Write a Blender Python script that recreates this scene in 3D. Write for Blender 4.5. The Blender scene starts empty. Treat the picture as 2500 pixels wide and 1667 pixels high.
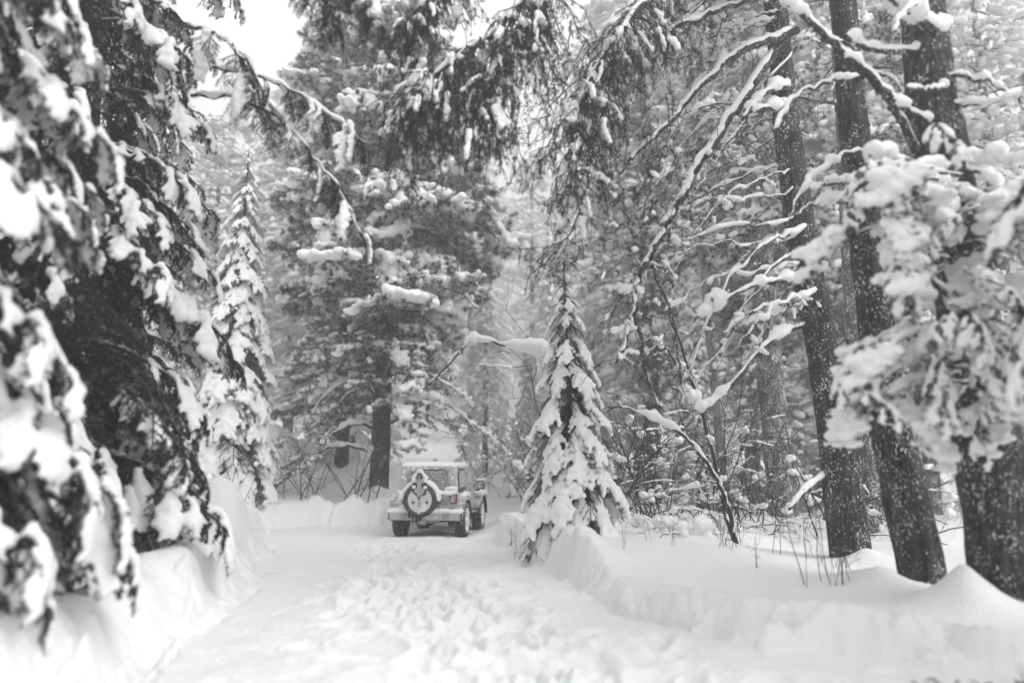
import bpy, bmesh, math, random
import numpy as np
from mathutils import Vector, Matrix, Euler

random.seed(7)
RNG = np.random.default_rng(7)
SC = bpy.context.scene
COL = SC.collection
PI = math.pi

# ------------------------------------------------------------------ camera, sky, sun, exposure
F_PX, CX, CY = 1850.0, 1250.0, 833.5          # focal length and centre, in pixels of the 2500 px photograph
PITCH = math.radians(9.42)
CAM_H = 1.7
cam_d = bpy.data.cameras.new('camera')
cam = bpy.data.objects.new('camera', cam_d)
COL.objects.link(cam)
cam.location = (0, 0, CAM_H)
cam.rotation_euler = (PI / 2 + PITCH, 0, 0)
cam_d.sensor_width = 36.0
cam_d.lens = F_PX / 2500.0 * 36.0
cam_d.clip_start = 0.05
cam_d.clip_end = 2000
cam_d.dof.use_dof = True
cam_d.dof.focus_distance = 15.0
cam_d.dof.aperture_fstop = cam_d.lens / 72.0
SC.camera = cam

SUN_EL, SUN_AZ = math.radians(42), math.radians(122)
world = bpy.data.worlds.new("World")
SC.world = world
world.use_nodes = True
nt = world.node_tree
nt.nodes.clear()
sky = nt.nodes.new('ShaderNodeTexSky')
sky.sky_type = 'NISHITA'
sky.sun_disc = False
sky.sun_elevation = SUN_EL
sky.sun_rotation = SUN_AZ
sky.dust_density = 8.0
sky.ozone_density = 1.0
hs = nt.nodes.new('ShaderNodeHueSaturation')
hs.inputs['Saturation'].default_value = 0.06
bg = nt.nodes.new('ShaderNodeBackground')
bg.inputs['Strength'].default_value = 0.15
wo = nt.nodes.new('ShaderNodeOutputWorld')
nt.links.new(sky.outputs[0], hs.inputs['Color'])
# an even cloud layer over the clear sky
cloud = nt.nodes.new('ShaderNodeMix'); cloud.data_type = 'RGBA'
cloud.inputs['Factor'].default_value = 0.8
cloud.inputs['B'].default_value = (5.6, 5.63, 5.67, 1)
nt.links.new(hs.outputs[0], cloud.inputs['A'])
nt.links.new(cloud.outputs['Result'], bg.inputs['Color'])
nt.links.new(bg.outputs[0], wo.inputs['Surface'])

sun_d = bpy.data.lights.new('sun', 'SUN')
sun_d.energy = 1.15
sun_d.angle = math.radians(40)
sun_d.color = (1.0, 0.985, 0.96)
sun = bpy.data.objects.new('sun', sun_d)
COL.objects.link(sun)
sdir = Vector((math.sin(SUN_AZ) * math.cos(SUN_EL), math.cos(SUN_AZ) * math.cos(SUN_EL), math.sin(SUN_EL)))
sun.rotation_euler = sdir.to_track_quat('Z', 'Y').to_euler()
sun.location = (0, 0, 40)

SC.view_settings.view_transform = 'Standard'
SC.view_settings.look = 'None'
SC.view_settings.gamma = 1.0
SC.view_settings.exposure = 0.98
SC.view_settings.use_curve_mapping = False
SC.cycles.max_bounces = 8
SC.cycles.diffuse_bounces = 7
SC.cycles.glossy_bounces = 2
SC.cycles.transmission_bounces = 2
SC.cycles.volume_bounces = 0
SC.cycles.use_denoising = True
HAZE = 0.0108

# ------------------------------------------------------------------ small helpers
def pt(x, y, d):
    """world point seen at pixel (x, y) of the 2500 px photograph, d metres ahead (world y)"""
    u, v = (x - CX) / F_PX, -(y - CY) / F_PX
    c, s = math.cos(PITCH), math.sin(PITCH)
    k = d / (c - v * s)
    return Vector((u * k, d, CAM_H + (s + v * c) * k))

S23 = 2500.0 / 2352.0
def p23(x, y, d):
    return pt(x * S23, y * S23, d)

def smooth01(a, b, x):
    t = np.clip((x - a) / (b - a), 0, 1)
    return t * t * (3 - 2 * t)

def _hash(ix, iy, seed):
    n = (ix.astype(np.int64) * 374761393 + iy.astype(np.int64) * 668265263 + seed * 974634777) & 0x7fffffff
    n = ((n ^ (n >> 13)) * 1274126177) & 0x7fffffff
    n = n ^ (n >> 16)
    return (n & 0xffff) / 65535.0

def vnoise(x, y, seed=0):
    x = np.asarray(x, float); y = np.asarray(y, float)
    ix, iy = np.floor(x), np.floor(y)
    fx, fy = x - ix, y - iy
    fx = fx * fx * fx * (fx * (fx * 6 - 15) + 10); fy = fy * fy * fy * (fy * (fy * 6 - 15) + 10)
    a = _hash(ix, iy, seed); b = _hash(ix + 1, iy, seed)
    c = _hash(ix, iy + 1, seed); d = _hash(ix + 1, iy + 1, seed)
    return (a * (1 - fx) + b * fx) * (1 - fy) + (c * (1 - fx) + d * fx) * fy - 0.5

def fbm(x, y, octaves=4, seed=0, gain=0.5):
    r = 0; a = 1.0
    for k in range(octaves):
        r = r + a * vnoise(x, y, seed + k * 17)
        x = x * 2.03 + 3.1; y = y * 2.03 + 1.7; a *= gain
    return r

class MB:
    """collects vertices and faces, links them as one mesh"""
    def __init__(s):
        s.v = []; s.f3 = []; s.f4 = []; s.n = 0; s.mi3 = []; s.mi4 = []
    def add(s, v, f3=None, f4=None, mi=0):
        v = np.asarray(v, float).reshape(-1, 3)
        if f3 is not None and len(f3):
            f = np.asarray(f3, np.int64) + s.n; s.f3.append(f); s.mi3.append(np.full(len(f), mi))
        if f4 is not None and len(f4):
            f = np.asarray(f4, np.int64) + s.n; s.f4.append(f); s.mi4.append(np.full(len(f), mi))
        s.v.append(v); s.n += len(v)
    def add_mb(s, o, M=None, mi=None):
        v = np.concatenate(o.v)
        if M is not None:
            A = np.array(M)
            v = v @ A[:3, :3].T + A[:3, 3]
        f3 = np.concatenate(o.f3) if o.f3 else None
        f4 = np.concatenate(o.f4) if o.f4 else None
        s.add(v, f3, f4, mi or 0)
    def mesh(s, name, mats, smooth=True):
        me = bpy.data.meshes.new(name)
        v = np.concatenate(s.v)
        f3 = np.concatenate(s.f3) if s.f3 else np.zeros((0, 3), np.int64)
        f4 = np.concatenate(s.f4) if s.f4 else np.zeros((0, 4), np.int64)
        mi = np.concatenate(s.mi3 + s.mi4) if (s.mi3 or s.mi4) else np.zeros(0)
        me.vertices.add(len(v)); me.vertices.foreach_set('co', v.ravel())
        loops = np.concatenate([f3.ravel(), f4.ravel()])
        me.loops.add(len(loops)); me.loops.foreach_set('vertex_index', loops.astype(np.int32))
        n3, n4 = len(f3), len(f4)
        me.polygons.add(n3 + n4)
        st = np.concatenate([np.arange(n3) * 3, n3 * 3 + np.arange(n4) * 4]).astype(np.int32)
        me.polygons.foreach_set('loop_start', st)
        me.polygons.foreach_set('material_index', mi.astype(np.int32))
        me.polygons.foreach_set('use_smooth', np.full(n3 + n4, smooth))
        me.update(calc_edges=True)
        me.validate()
        for m in (mats if isinstance(mats, (list, tuple)) else [mats]):
            me.materials.append(m)
        return me

def link(name, data, parent=None, loc=None, rot=None, scale=None):
    o = bpy.data.objects.new(name, data)
    COL.objects.link(o)
    if parent: o.parent = parent
    if loc is not None: o.location = loc
    if rot is not None: o.rotation_euler = rot
    if scale is not None: o.scale = scale if hasattr(scale, '__len__') else (scale,) * 3
    return o

def thing(name, label, cat, loc=(0, 0, 0), rz=0.0, group=None):
    o = link(name, None, None, loc, (0, 0, rz))
    tag(o, label, cat, group)
    return o

def tag(o, label=None, cat=None, group=None, kind=None):
    if label: o['label'] = label
    if cat: o['category'] = cat
    if group: o['group'] = group
    if kind: o['kind'] = kind
    return o

# icosphere template
_bm = bmesh.new(); bmesh.ops.create_icosphere(_bm, subdivisions=2, radius=1.0)
ICO_V = np.array([v.co[:] for v in _bm.verts]); ICO_F = np.array([[v.index for v in f.verts] for f in _bm.faces]); _bm.free()
_bm = bmesh.new(); bmesh.ops.create_icosphere(_bm, subdivisions=1, radius=1.0)
ICO1_V = np.array([v.co[:] for v in _bm.verts]); ICO1_F = np.array([[v.index for v in f.verts] for f in _bm.faces]); _bm.free()

def blobs(mb, centers, radii, squash=0.85, jitter=0.0, low=False):
    V, F = (ICO1_V, ICO1_F) if low else (ICO_V, ICO_F)
    centers = np.asarray(centers, float).reshape(-1, 3)
    radii = np.broadcast_to(np.asarray(radii, float), (len(centers),))
    for c, r in zip(centers, radii):
        v = V * r
        if jitter:
            v = v * (1 + RNG.uniform(-jitter, jitter, (len(v), 1)))
        v = v * np.array([1, 1, squash])
        mb.add(v + c, F)

def tube(mb, P, R, sides=6, mi=0, cap=True, wob=None, squash=None):
    P = np.asarray(P, float); n = len(P)
    R = np.broadcast_to(np.asarray(R, float), (n,))
    T = np.gradient(P, axis=0)
    T /= np.maximum(np.linalg.norm(T, axis=1, keepdims=True), 1e-9)
    up = np.tile(np.array([0, 0, 1.0]), (n, 1))
    m = np.abs(T @ np.array([0, 0, 1.0]))
    if m.mean() > 0.8:
        up = np.tile(np.array([0.0, 1.0, 0]), (n, 1))
    A = np.cross(T, up); A /= np.maximum(np.linalg.norm(A, axis=1, keepdims=True), 1e-6)
    B = np.cross(A, T)
    th = np.linspace(0, 2 * PI, sides, endpoint=False)
    ca, sa = np.cos(th), np.sin(th)
    rr = R[:, None] * np.ones((1, sides))
    if wob is not None: rr = rr * wob
    sq = 1.0 if squash is None else squash
    v = P[:, None, :] + (rr * ca)[:, :, None] * A[:, None, :] + (rr * sa * sq)[:, :, None] * B[:, None, :]
    v = v.reshape(-1, 3)
    i = np.arange(n - 1)[:, None] * sides; j = np.arange(sides)[None, :]; j2 = (j + 1) % sides
    f = np.stack([i + j, i + j2, i + sides + j2, i + sides + j], axis=-1).reshape(-1, 4)
    mb.add(v, None, f, mi)
    if cap:
        for k, base in ((0, 0), (n - 1, (n - 1) * sides)):
            cv = P[k]
            idx = np.arange(sides)
            ring = v[base:base + sides]
            tri = np.stack([idx, (idx + 1) % sides, np.full(sides, sides)], 1)
            if k == 0: tri = tri[:, ::-1]
            mb.add(np.vstack([ring, cv]), tri, None, mi)

def resample(P, n):
    P = np.array([list(p) for p in P], float)
    # Catmull-Rom through the points
    if len(P) == 2:
        return P[0] + (P[1] - P[0]) * np.linspace(0, 1, n)[:, None]
    Q = np.vstack([2 * P[0] - P[1], P, 2 * P[-1] - P[-2]])
    seg = len(P) - 1
    t = np.linspace(0, seg, n)
    k = np.minimum(t.astype(int), seg - 1); u = (t - k)[:, None]
    p0, p1, p2, p3 = Q[k], Q[k + 1], Q[k + 2], Q[k + 3]
    return 0.5 * ((2 * p1) + (-p0 + p2) * u + (2 * p0 - 5 * p1 + 4 * p2 - p3) * u ** 2 + (-p0 + 3 * p1 - 3 * p2 + p3) * u ** 3)

def needles(mb, P, D, length, width, spread=0.9, n_per=1, mi=0):
    """triangle blades at P leaving along D with random spread"""
    P = np.repeat(np.asarray(P, float), n_per, axis=0); D = np.repeat(np.asarray(D, float), n_per, axis=0)
    n = len(P)
    d = D + RNG.normal(0, spread, (n, 3))
    d /= np.maximum(np.linalg.norm(d, axis=1, keepdims=True), 1e-6)
    s = np.cross(d, RNG.normal(0, 1, (n, 3))); s /= np.maximum(np.linalg.norm(s, axis=1, keepdims=True), 1e-6)
    L = (length * RNG.uniform(0.7, 1.25, n))[:, None]
    v = np.stack([P - s * width / 2, P + s * width / 2, P + d * L], 1).reshape(-1, 3)
    f = np.arange(3 * n).reshape(-1, 3)
    mb.add(v, f, None, mi)

def remeshed(mb, voxel, mat, name, smooth_it=4, adapt=0.0, crumb=0.8):
    """union of overlapping shells as one smooth snow mesh"""
    me = mb.mesh('tmp', mat)
    o = bpy.data.objects.new('tmp', me); COL.objects.link(o)
    m = o.modifiers.new('r', 'REMESH'); m.mode = 'VOXEL'; m.voxel_size = voxel; m.adaptivity = adapt
    s = o.modifiers.new('s', 'SMOOTH'); s.factor = 0.5; s.iterations = smooth_it
    dg = bpy.context.evaluated_depsgraph_get()
    ev = o.evaluated_get(dg)
    out = bpy.data.meshes.new_from_object(ev, preserve_all_data_layers=False, depsgraph=dg)
    out.name = name
    bpy.data.objects.remove(o); bpy.data.meshes.remove(me)
    out.materials.clear(); out.materials.append(mat)
    nv = len(out.vertices); co = np.zeros(nv * 3); nn = np.zeros(nv * 3)
    out.vertices.foreach_get('co', co); out.vertices.foreach_get('normal', nn); co = co.reshape(-1, 3); nn = nn.reshape(-1, 3)
    f = 0.28 / voxel
    e = vnoise(co[:, 0] * f, co[:, 1] * f + co[:, 2] * f * 0.7, 3) + vnoise(co[:, 1] * f * 0.9, co[:, 2] * f, 5) + 0.7 * vnoise(co[:, 0] * f * 2.3, co[:, 2] * f * 2.3 + co[:, 1] * f * 2, 7)
    co += nn * (e * voxel * crumb)[:, None]
    out.vertices.foreach_set('co', co.ravel())
    out.polygons.foreach_set('use_smooth', np.full(len(out.polygons), True))
    return out

# ------------------------------------------------------------------ materials
def mat(name, col, rough=0.8, spec=0.3, metal=0.0):
    m = bpy.data.materials.new(name); m.use_nodes = True
    b = m.node_tree.nodes['Principled BSDF']
    b.inputs['Base Color'].default_value = (*col, 1)
    b.inputs['Roughness'].default_value = rough
    b.inputs['Specular IOR Level'].default_value = spec
    b.inputs['Metallic'].default_value = metal
    return m

def N(m, t): return m.node_tree.nodes.new(t)
def L(m, a, b): m.node_tree.links.new(a, b)
def bsdf(m): return m.node_tree.nodes['Principled BSDF']

def noise_node(m, scale, detail=4, rough=0.55, coord='Object', vec_scale=None):
    tc = N(m, 'ShaderNodeTexCoord')
    n = N(m, 'ShaderNodeTexNoise'); n.inputs['Scale'].default_value = scale
    n.inputs['Detail'].default_value = detail; n.inputs['Roughness'].default_value = rough
    if vec_scale:
        mp = N(m, 'ShaderNodeMapping'); mp.inputs['Scale'].default_value = vec_scale
        L(m, tc.outputs[coord], mp.inputs['Vector']); L(m, mp.outputs[0], n.inputs['Vector'])
    else:
        L(m, tc.outputs[coord], n.inputs['Vector'])
    return n.outputs['Fac']

def ramp(m, fac, stops):
    r = N(m, 'ShaderNodeValToRGB'); e = r.color_ramp.elements
    while len(e) > 1: e.remove(e[-1])
    e[0].position, e[0].color = stops[0][0], (*stops[0][1], 1)
    for p, c in stops[1:]:
        k = e.new(p); k.color = (*c, 1)
    L(m, fac, r.inputs['Fac'])
    return r.outputs['Color']

def bump(m, fac, strength, dist):
    b = N(m, 'ShaderNodeBump'); b.inputs['Strength'].default_value = strength; b.inputs['Distance'].default_value = dist
    L(m, fac, b.inputs['Height']); L(m, b.outputs[0], bsdf(m).inputs['Normal'])
    return b

def make_snow(name, col, scale, strength, dist):
    m = mat(name, col, 0.75, 0.25)
    f = noise_node(m, scale, 5, 0.65)
    bump(m, f, strength, dist)
    return m

SNOW = make_snow('snow', (0.86, 0.865, 0.87), 22, 0.5, 0.02)
SNOW_GROUND = make_snow('ground_snow', (0.86, 0.865, 0.87), 18, 0.6, 0.04)

def frosted(name, col, frost, scale, amount, up=0.0, rough=0.8, spec=0.2):
    """a surface with snow stuck to it in specks (and, with up, settled on what faces the sky)"""
    m = mat(name, col, rough, spec)
    f = noise_node(m, scale, 3, 0.6)
    r = N(m, 'ShaderNodeMapRange'); r.inputs['From Min'].default_value = amount; r.inputs['From Max'].default_value = amount + 0.07
    if up:
        g = N(m, 'ShaderNodeNewGeometry'); sx = N(m, 'ShaderNodeSeparateXYZ'); L(m, g.outputs['True Normal'], sx.inputs[0])
        mu = N(m, 'ShaderNodeMath'); mu.operation = 'MULTIPLY_ADD'; mu.inputs[1].default_value = up
        L(m, sx.outputs['Z'], mu.inputs[0]); L(m, f, mu.inputs[2]); L(m, mu.outputs[0], r.inputs['Value'])
    else:
        L(m, f, r.inputs['Value'])
    mx = N(m, 'ShaderNodeMix'); mx.data_type = 'RGBA'
    mx.inputs['A'].default_value = (*col, 1); mx.inputs['B'].default_value = (*frost, 1)
    L(m, r.outputs[0], mx.inputs['Factor']); L(m, mx.outputs['Result'], bsdf(m).inputs['Base Color'])
    return m, mx

WHITE = (0.82, 0.825, 0.83)
NEEDLE, _ = frosted('needles', (0.020, 0.023, 0.019), (0.5, 0.51, 0.51), 16, 0.62)
NEEDLE_FROST, _ = frosted('frosted_needles', (0.055, 0.058, 0.053), (0.68, 0.685, 0.69), 9, 0.49)
NEEDLE_FAR, _ = frosted('far_needles', (0.13, 0.132, 0.128), (0.80, 0.805, 0.81), 3.5, 0.33)  # frost, and haze of distance put into the colour to pale the background

def make_bark(name, dark, light, amount):
    m = mat(name, dark, 0.9, 0.15)
    f = noise_node(m, 15, 6, 0.72, vec_scale=(1, 1, 0.2))
    c = ramp(m, f, [(0.36, dark), (0.5, tuple(0.45 * (p + q) for p, q in zip(dark, light))), (0.66, light)])
    s = noise_node(m, 42, 3, 0.6, vec_scale=(1, 1, 0.6))
    big = noise_node(m, 3.2, 2, 0.5)
    ad = N(m, 'ShaderNodeMath'); ad.operation = 'MULTIPLY_ADD'; ad.inputs[1].default_value = 0.35
    L(m, big, ad.inputs[0]); L(m, s, ad.inputs[2])
    r = N(m, 'ShaderNodeMapRange'); r.inputs['From Min'].default_value = amount + 0.16; r.inputs['From Max'].default_value = amount + 0.20
    L(m, ad.outputs[0], r.inputs['Value'])
    mx = N(m, 'ShaderNodeMix'); mx.data_type = 'RGBA'; mx.inputs['B'].default_value = (*WHITE, 1)
    L(m, r.outputs[0], mx.inputs['Factor']); L(m, c, mx.inputs['A']); L(m, mx.outputs['Result'], bsdf(m).inputs['Base Color'])
    bump(m, f, 1.0, 0.08)
    return m
BARK = make_bark('bark', (0.013, 0.012, 0.011), (0.115, 0.105, 0.098), 0.618)
BARK_FAR = make_bark('far_bark', (0.05, 0.048, 0.046), (0.19, 0.185, 0.18), 0.56)  # lighter copy of the near bark, haze painted into its tones
TWIG, _ = frosted('twig_bark', (0.045, 0.04, 0.037), (0.6, 0.6, 0.6), 11, 0.68)
BIRCH = make_bark('pale_bark', (0.2, 0.19, 0.18), (0.42, 0.41, 0.4), 0.7)

# ------------------------------------------------------------------ ground
ROAD = np.array([(-3.1, -30), (-3.0, 2), (-3.05, 6.4), (-3.1, 7.7), (-3.2, 8.5), (-3.55, 10.8), (-4.3, 13.6), (-5.2, 17.2), (-6.2, 19.6),
                 (-6.6, 20.8), (-6.0, 21.5), (-4.6, 21.7), (-3.6, 22.0), (-3.0, 23.2), (-2.2, 25.4), (0.2, 27.4), (4, 28.6), (10, 29.5), (40, 33),
                 (40, 27), (10, 24.0), (4, 22.6), (1.2, 20.6), (0.15, 18.6), (-0.28, 16.6), (-0.24, 15.7), (0.1, 14.0), (0.39, 12.56), (0.9, 9.84), (1.5, 8.3),
                 (2.2, 7.0), (3.2, 6.45), (6, 5.8), (20, 4.0), (20, -30)], float)

def road_distance(x, y):
    d2 = np.full(x.shape, 1e9); inside = np.zeros(x.shape, bool)
    n = len(ROAD)
    for i in range(n):
        ax, ay = ROAD[i]; bx, by = ROAD[(i + 1) % n]
        ex, ey = bx - ax, by - ay
        t = np.clip(((x - ax) * ex + (y - ay) * ey) / (ex * ex + ey * ey), 0, 1)
        dx, dy = x - ax - t * ex, y - ay - t * ey
        d2 = np.minimum(d2, dx * dx + dy * dy)
        cond = ((ay > y) != (by > y)) & (x < (bx - ax) * (y - ay) / ((by - ay) if by != ay else 1e-9) + ax)
        inside ^= cond
    d = np.sqrt(d2)
    return np.where(inside, -d, d)

JEEP_C = np.array([-1.89, 20.95]); JEEP_RZ = -math.radians(7.0)
CONES = []          # (x, y, height, radius): snow heaped against trunks
def cone(x, y, h, r): CONES.append((x, y, h, r))
cone(4.6, 8.0, 0.42, 0.62); cone(5.15, 11.35, .26, .65); cone(4.3, 9.25, .2, .5); cone(5.6, 8.6, .25, 1.0); cone(4.4, 9.6, 0.2, 1.0)
cone(-4.15, 23.7, 0.6, 1.3); cone(-5.4, 27.0, 0.5, 1.6); cone(-7.6, 24.5, 1.0, 2.4); cone(-9.5, 29, 2.2, 4.5); cone(-5.8, 30, 1.4, 4.0)
cone(1.3, 12.6, 0.15, 0.8); cone(.65, 12.5, .16, .5)
cone(-3.1, 22.6, .25, .6); cone(4.5, 18, .3, 2); cone(2.6, 26, .8, 3.4); cone(6, 30, 1.2, 5)
# footprints on the trampled strip
_bp = np.array([(2.2, 4.2), (0.7, 6.1), (-0.3, 7.5), (-1.05, 9.2), (-1.75, 11.2), (-2.3, 13.2), (-2.75, 15.2), (-3.2, 17.6)], float)

def band_distance(x, y):
    """signed distance to the line of footprints and its width there"""
    yy = _bp[:, 1]; xx = _bp[:, 0]
    xc = np.interp(y, yy, xx)
    return (x - xc)

_fp = []
for k in range(560):
    y = 4.6 + 13 * random.random() ** 1.1
    xc = np.interp(y, _bp[:, 1], _bp[:, 0]); w = np.interp(y, [5, 8, 12, 17], [0.9, 0.75, 0.55, 0.5])
    x = xc + random.gauss(0.15, w * 0.8)
    _fp.append((x, y, random.uniform(0.09, 0.17), random.uniform(0.16, 0.3), random.gauss(0.4, 0.5), random.uniform(0.025, 0.06)))
for k in range(70):
    y = random.uniform(6, 19); x = random.uniform(-2.6, 0.3)
    _fp.append((x, y, random.uniform(0.08, 0.16), random.uniform(0.14, 0.3), random.uniform(-1.5, 1.5), random.uniform(0.02, 0.045)))

def ground_h(x, y, fine=True):
    x = np.asarray(x, float); y = np.asarray(y, float)
    d = road_distance(x, y)
    amp = 1.0
    wx = x + 0.25 * vnoise(x * 1.7, y * 1.7, 131); wy = y + 0.25 * vnoise(x * 1.7, y * 1.7, 132)
    cell = np.abs(vnoise(wx * 1.5, wy * 1.5, 133)) + 0.5 * np.abs(vnoise(wx * 3.4, wy * 3.4, 134))
    dn = d + 0.10 * fbm(x * 1.1, y * 1.1, 3, 5) + 0.08 * fbm(x * 4.5, y * 4.5, 3, 9) + (0.16 - 0.85 * np.minimum(cell, 0.28)) * smooth01(0.9, 0.1, np.abs(d)) + 0.05
    out = np.clip(dn, 0, None)
    hb = 0.34 + 0.22 * fbm(x * 0.45 + 9, y * 0.45, 2, 21)
    curb = smooth01(9.0, 11.5, y) * smooth01(18.5, 16.5, y) * smooth01(-1.5, -0.8, x) * smooth01(5, 3, x)
    hb = hb + 0.17 * curb
    left = smooth01(-2.2, -3.2, x)
    near = smooth01(13, 9, y)
    hb = hb * (1 - 0.2 * (1 - left) * near)
    steep = 0.30 + 0.34 * left
    hb = hb + left * smooth01(21, 18, y) * (0.06 + 0.16 * np.abs(fbm(x * 0.8, y * 0.8, 2, 23)))
    rise = smooth01(0, 1, out / steep) * hb
    crest = (0.15 + 0.08 * curb) * np.exp(-((out - steep * 1.25) / 0.42) ** 2)
    h = rise + crest * (1 + 1.2 * fbm(x * 0.9, y * 0.9, 2, 31))
    far = np.clip(out - 3, 0, None)
    h += (0.12 + 0.45 * smooth01(14, 26, np.hypot(x, y))) * (fbm(x * 0.16, y * 0.16, 3, 41) + 0.12) * smooth01(1.5, 6, out)
    rr = np.hypot(x, y)
    h += smooth01(25, 80, rr) * 8.0
    # inside: soft dish, ruts
    ins = np.clip(-dn, 0, None)
    h += 0.05 * np.exp(-(ins / 0.5) ** 2) * (dn < 0)
    h += 0.05 * (dn >= 0) * np.exp(-(out / 0.12) ** 2)
    road = smooth01(0.0, 0.4, ins)
    h += road * (0.06 * fbm(x * 0.5, y * 0.35, 2, 51) + 0.055 * fbm(x * 1.5 + 0.6 * vnoise(x, y, 3), y * 2.6, 4, 57))
    b = band_distance(x, y)
    lane = np.exp(-((b + 1.15) / 0.42) ** 2) * road
    h -= 0.045 * lane * smooth01(22, 17, y)
    lane2 = np.exp(-((b - 0.75) / 0.3) ** 2) * road
    h -= 0.05 * lane2 * smooth01(22, 17, y)
    h -= 0.05 * np.exp(-((b - 0.1) / 0.7) ** 2) * road
    h += 0.022 * road * np.abs(fbm(x * 9, y * 9, 2, 63))
    h += 0.045 * road * fbm(x * 4.6, y * 4.6, 4, 61) * np.exp(-((b - 0.15) / 1.1) ** 2) * smooth01(19, 15, y)
    # crumbled face of the banks
    face = np.exp(-((out - 0.14) / 0.2) ** 2) * (dn > -0.05)
    face = face * (1 - 0.25 * left)
    h += face * (0.17 * fbm(x * 3.8, y * 3.8, 3, 71) + 0.09 * np.abs(fbm(x * 9, y * 9, 2, 73)) - 0.04)
    h -= 0.14 * np.exp(-((dn + 0.02) / 0.08) ** 2) * smooth01(-0.1, 0.25, fbm(x * 1.7, y * 1.7, 2, 75))
    # lumps of ploughed snow along the far left bank
    lump = smooth01(19, 21, y) * smooth01(26, 23.5, y) * smooth01(-2.6, -3.6, x) * smooth01(-9, -6, x) * smooth01(0.0, 0.3, out) * smooth01(2.6, .9, out)
    h += lump * (0.5 * np.abs(fbm(x * 1.3, y * 1.3, 3, 81)) + 0.02)
    h += 0.03 * fbm(x * 1.6, y * 1.6, 4, 91) * smooth01(0.5, 1.2, out)
    for (cx, cy, ch, cr) in ((-5.45, 13.9, 0.85, 0.85), (-5.9, 15.8, 0.5, 1.0), (-5.3, 11.8, 0.3, 0.6)):
        h += ch * np.exp(-(((x - cx) ** 2 + (y - cy) ** 2) / cr ** 2) ** 1.3)
    for (cx, cy, ch, cr) in CONES:
        q = np.hypot(x - cx, y - cy) / cr
        h += ch * (0.75 * np.exp(-2.4 * (np.sqrt(q * q + 0.015) - 0.12)) * smooth01(2.2, 1.0, q) + 0.25 * np.exp(-(q * 1.4) ** 2)) * (1 + 0.25 * fbm(x * 2.2, y * 2.2, 2, 93))
    if fine:
        sel = np.flatnonzero((rr < 20) & (dn < 0.1) & (np.abs(x) < 5) & (y > 2))
        xs, ys = x.ravel()[sel], y.ravel()[sel]
        dh = np.zeros(len(sel))
        for (fx, fy, a, bb, an, dep) in _fp:
            m = np.flatnonzero((np.abs(xs - fx) < 0.6) & (np.abs(ys - fy) < 0.6))
            if not len(m): continue
            ux, uy = xs[m] - fx, ys[m] - fy
            c, s = math.cos(an), math.sin(an)
            q = np.sqrt(((ux * c + uy * s) / a) ** 2 + ((-ux * s + uy * c) / bb) ** 2)
            dh[m] += dep * (-np.exp(-q ** 4) + 0.45 * np.exp(-((q - 1.25) / 0.3) ** 2))
        hr = h.ravel(); hr[sel] += dh; h = hr.reshape(x.shape)
    # wheels press their own bed
    c, s = math.cos(-JEEP_RZ), math.sin(-JEEP_RZ)
    ux, uy = x - JEEP_C[0], y - JEEP_C[1]
    lx, ly = ux * c - uy * s, ux * s + uy * c
    flat = smooth01(1.35, 0.95, np.abs(lx)) * smooth01(2.7, 2.1, np.abs(ly))
    h = h * (1 - flat) + flat * (0.02 + 0.03 * fbm(x * 2.5, y * 2.5, 2, 97))
    tr = np.exp(-((np.abs(lx) - 0.79) / 0.17) ** 2) * smooth01(1.9, 1.6, np.abs(ly))
    h -= 0.06 * tr
    return h

def gz(x, y):
    return float(ground_h(np.array([[x]]), np.array([[y]]), False)[0, 0])

def build_ground():
    fa = np.radians(np.linspace(-42, 42, 720))
    ca = np.radians(np.linspace(42, 318, 62))[1:-1]
    az = np.concatenate([fa, ca]); na = len(az)
    r = np.concatenate([[0.6, 1.2, 2.0, 2.8], np.geomspace(3.6, 45, 640), np.geomspace(46, 220, 40)])
    nr = len(r)
    R, A = np.meshgrid(r, az, indexing='ij')
    X, Y = R * np.sin(A), R * np.cos(A)
    Z = ground_h(X, Y)
    V = np.stack([X, Y, Z], -1).reshape(-1, 3)
    i = np.arange(nr - 1)[:, None] * na; j = np.arange(na)[None, :]; j2 = (j + 1) % na
    F = np.stack([i + j, i + na + j, i + na + j2, i + j2], -1).reshape(-1, 4)
    Dm = road_distance(X, Y).reshape(-1)
    fd = Dm[F].mean(1)
    cx = V[F][:, :, 0].mean(1); cy = V[F][:, :, 1].mean(1)
    # smooth vertex normals of the whole sheet, kept on its pieces
    full = MB(); full.add(V, None, F); me = full.mesh('full', SNOW_GROUND)
    nrm = np.zeros(len(V) * 3); me.vertices.foreach_get('normal', nrm); nrm = nrm.reshape(-1, 3)
    bpy.data.meshes.remove(me)
    is_road = fd < -0.02
    is_bank = (~is_road) & (fd < 1.0) & (np.hypot(cx, cy) < 45)
    rest = ~is_road & ~is_bank
    centre = np.vstack([V[:na], [[0, 0, float(Z[0].mean())]]])
    for name, sel in (('road', is_road), ('snow_bank', is_bank), ('ground', rest)):
        f = F[sel]; used, inv = np.unique(f, return_inverse=True)
        mb = MB(); mb.add(V[used], None, inv.reshape(-1, 4))
        nn = nrm[used]
        if name == 'road':
            idx = np.arange(na)
            mb.add(centre, np.stack([idx, np.full(na, na), (idx + 1) % na], 1)[:, ::-1])
            nn = np.vstack([nn, np.tile([0, 0, 1.0], (na + 1, 1))])
        me = mb.mesh(name, SNOW_GROUND)
        me.normals_split_custom_set_from_vertices(nn.tolist())
        o = link(name, me); o['kind'] = 'structure'
build_ground()

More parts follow.
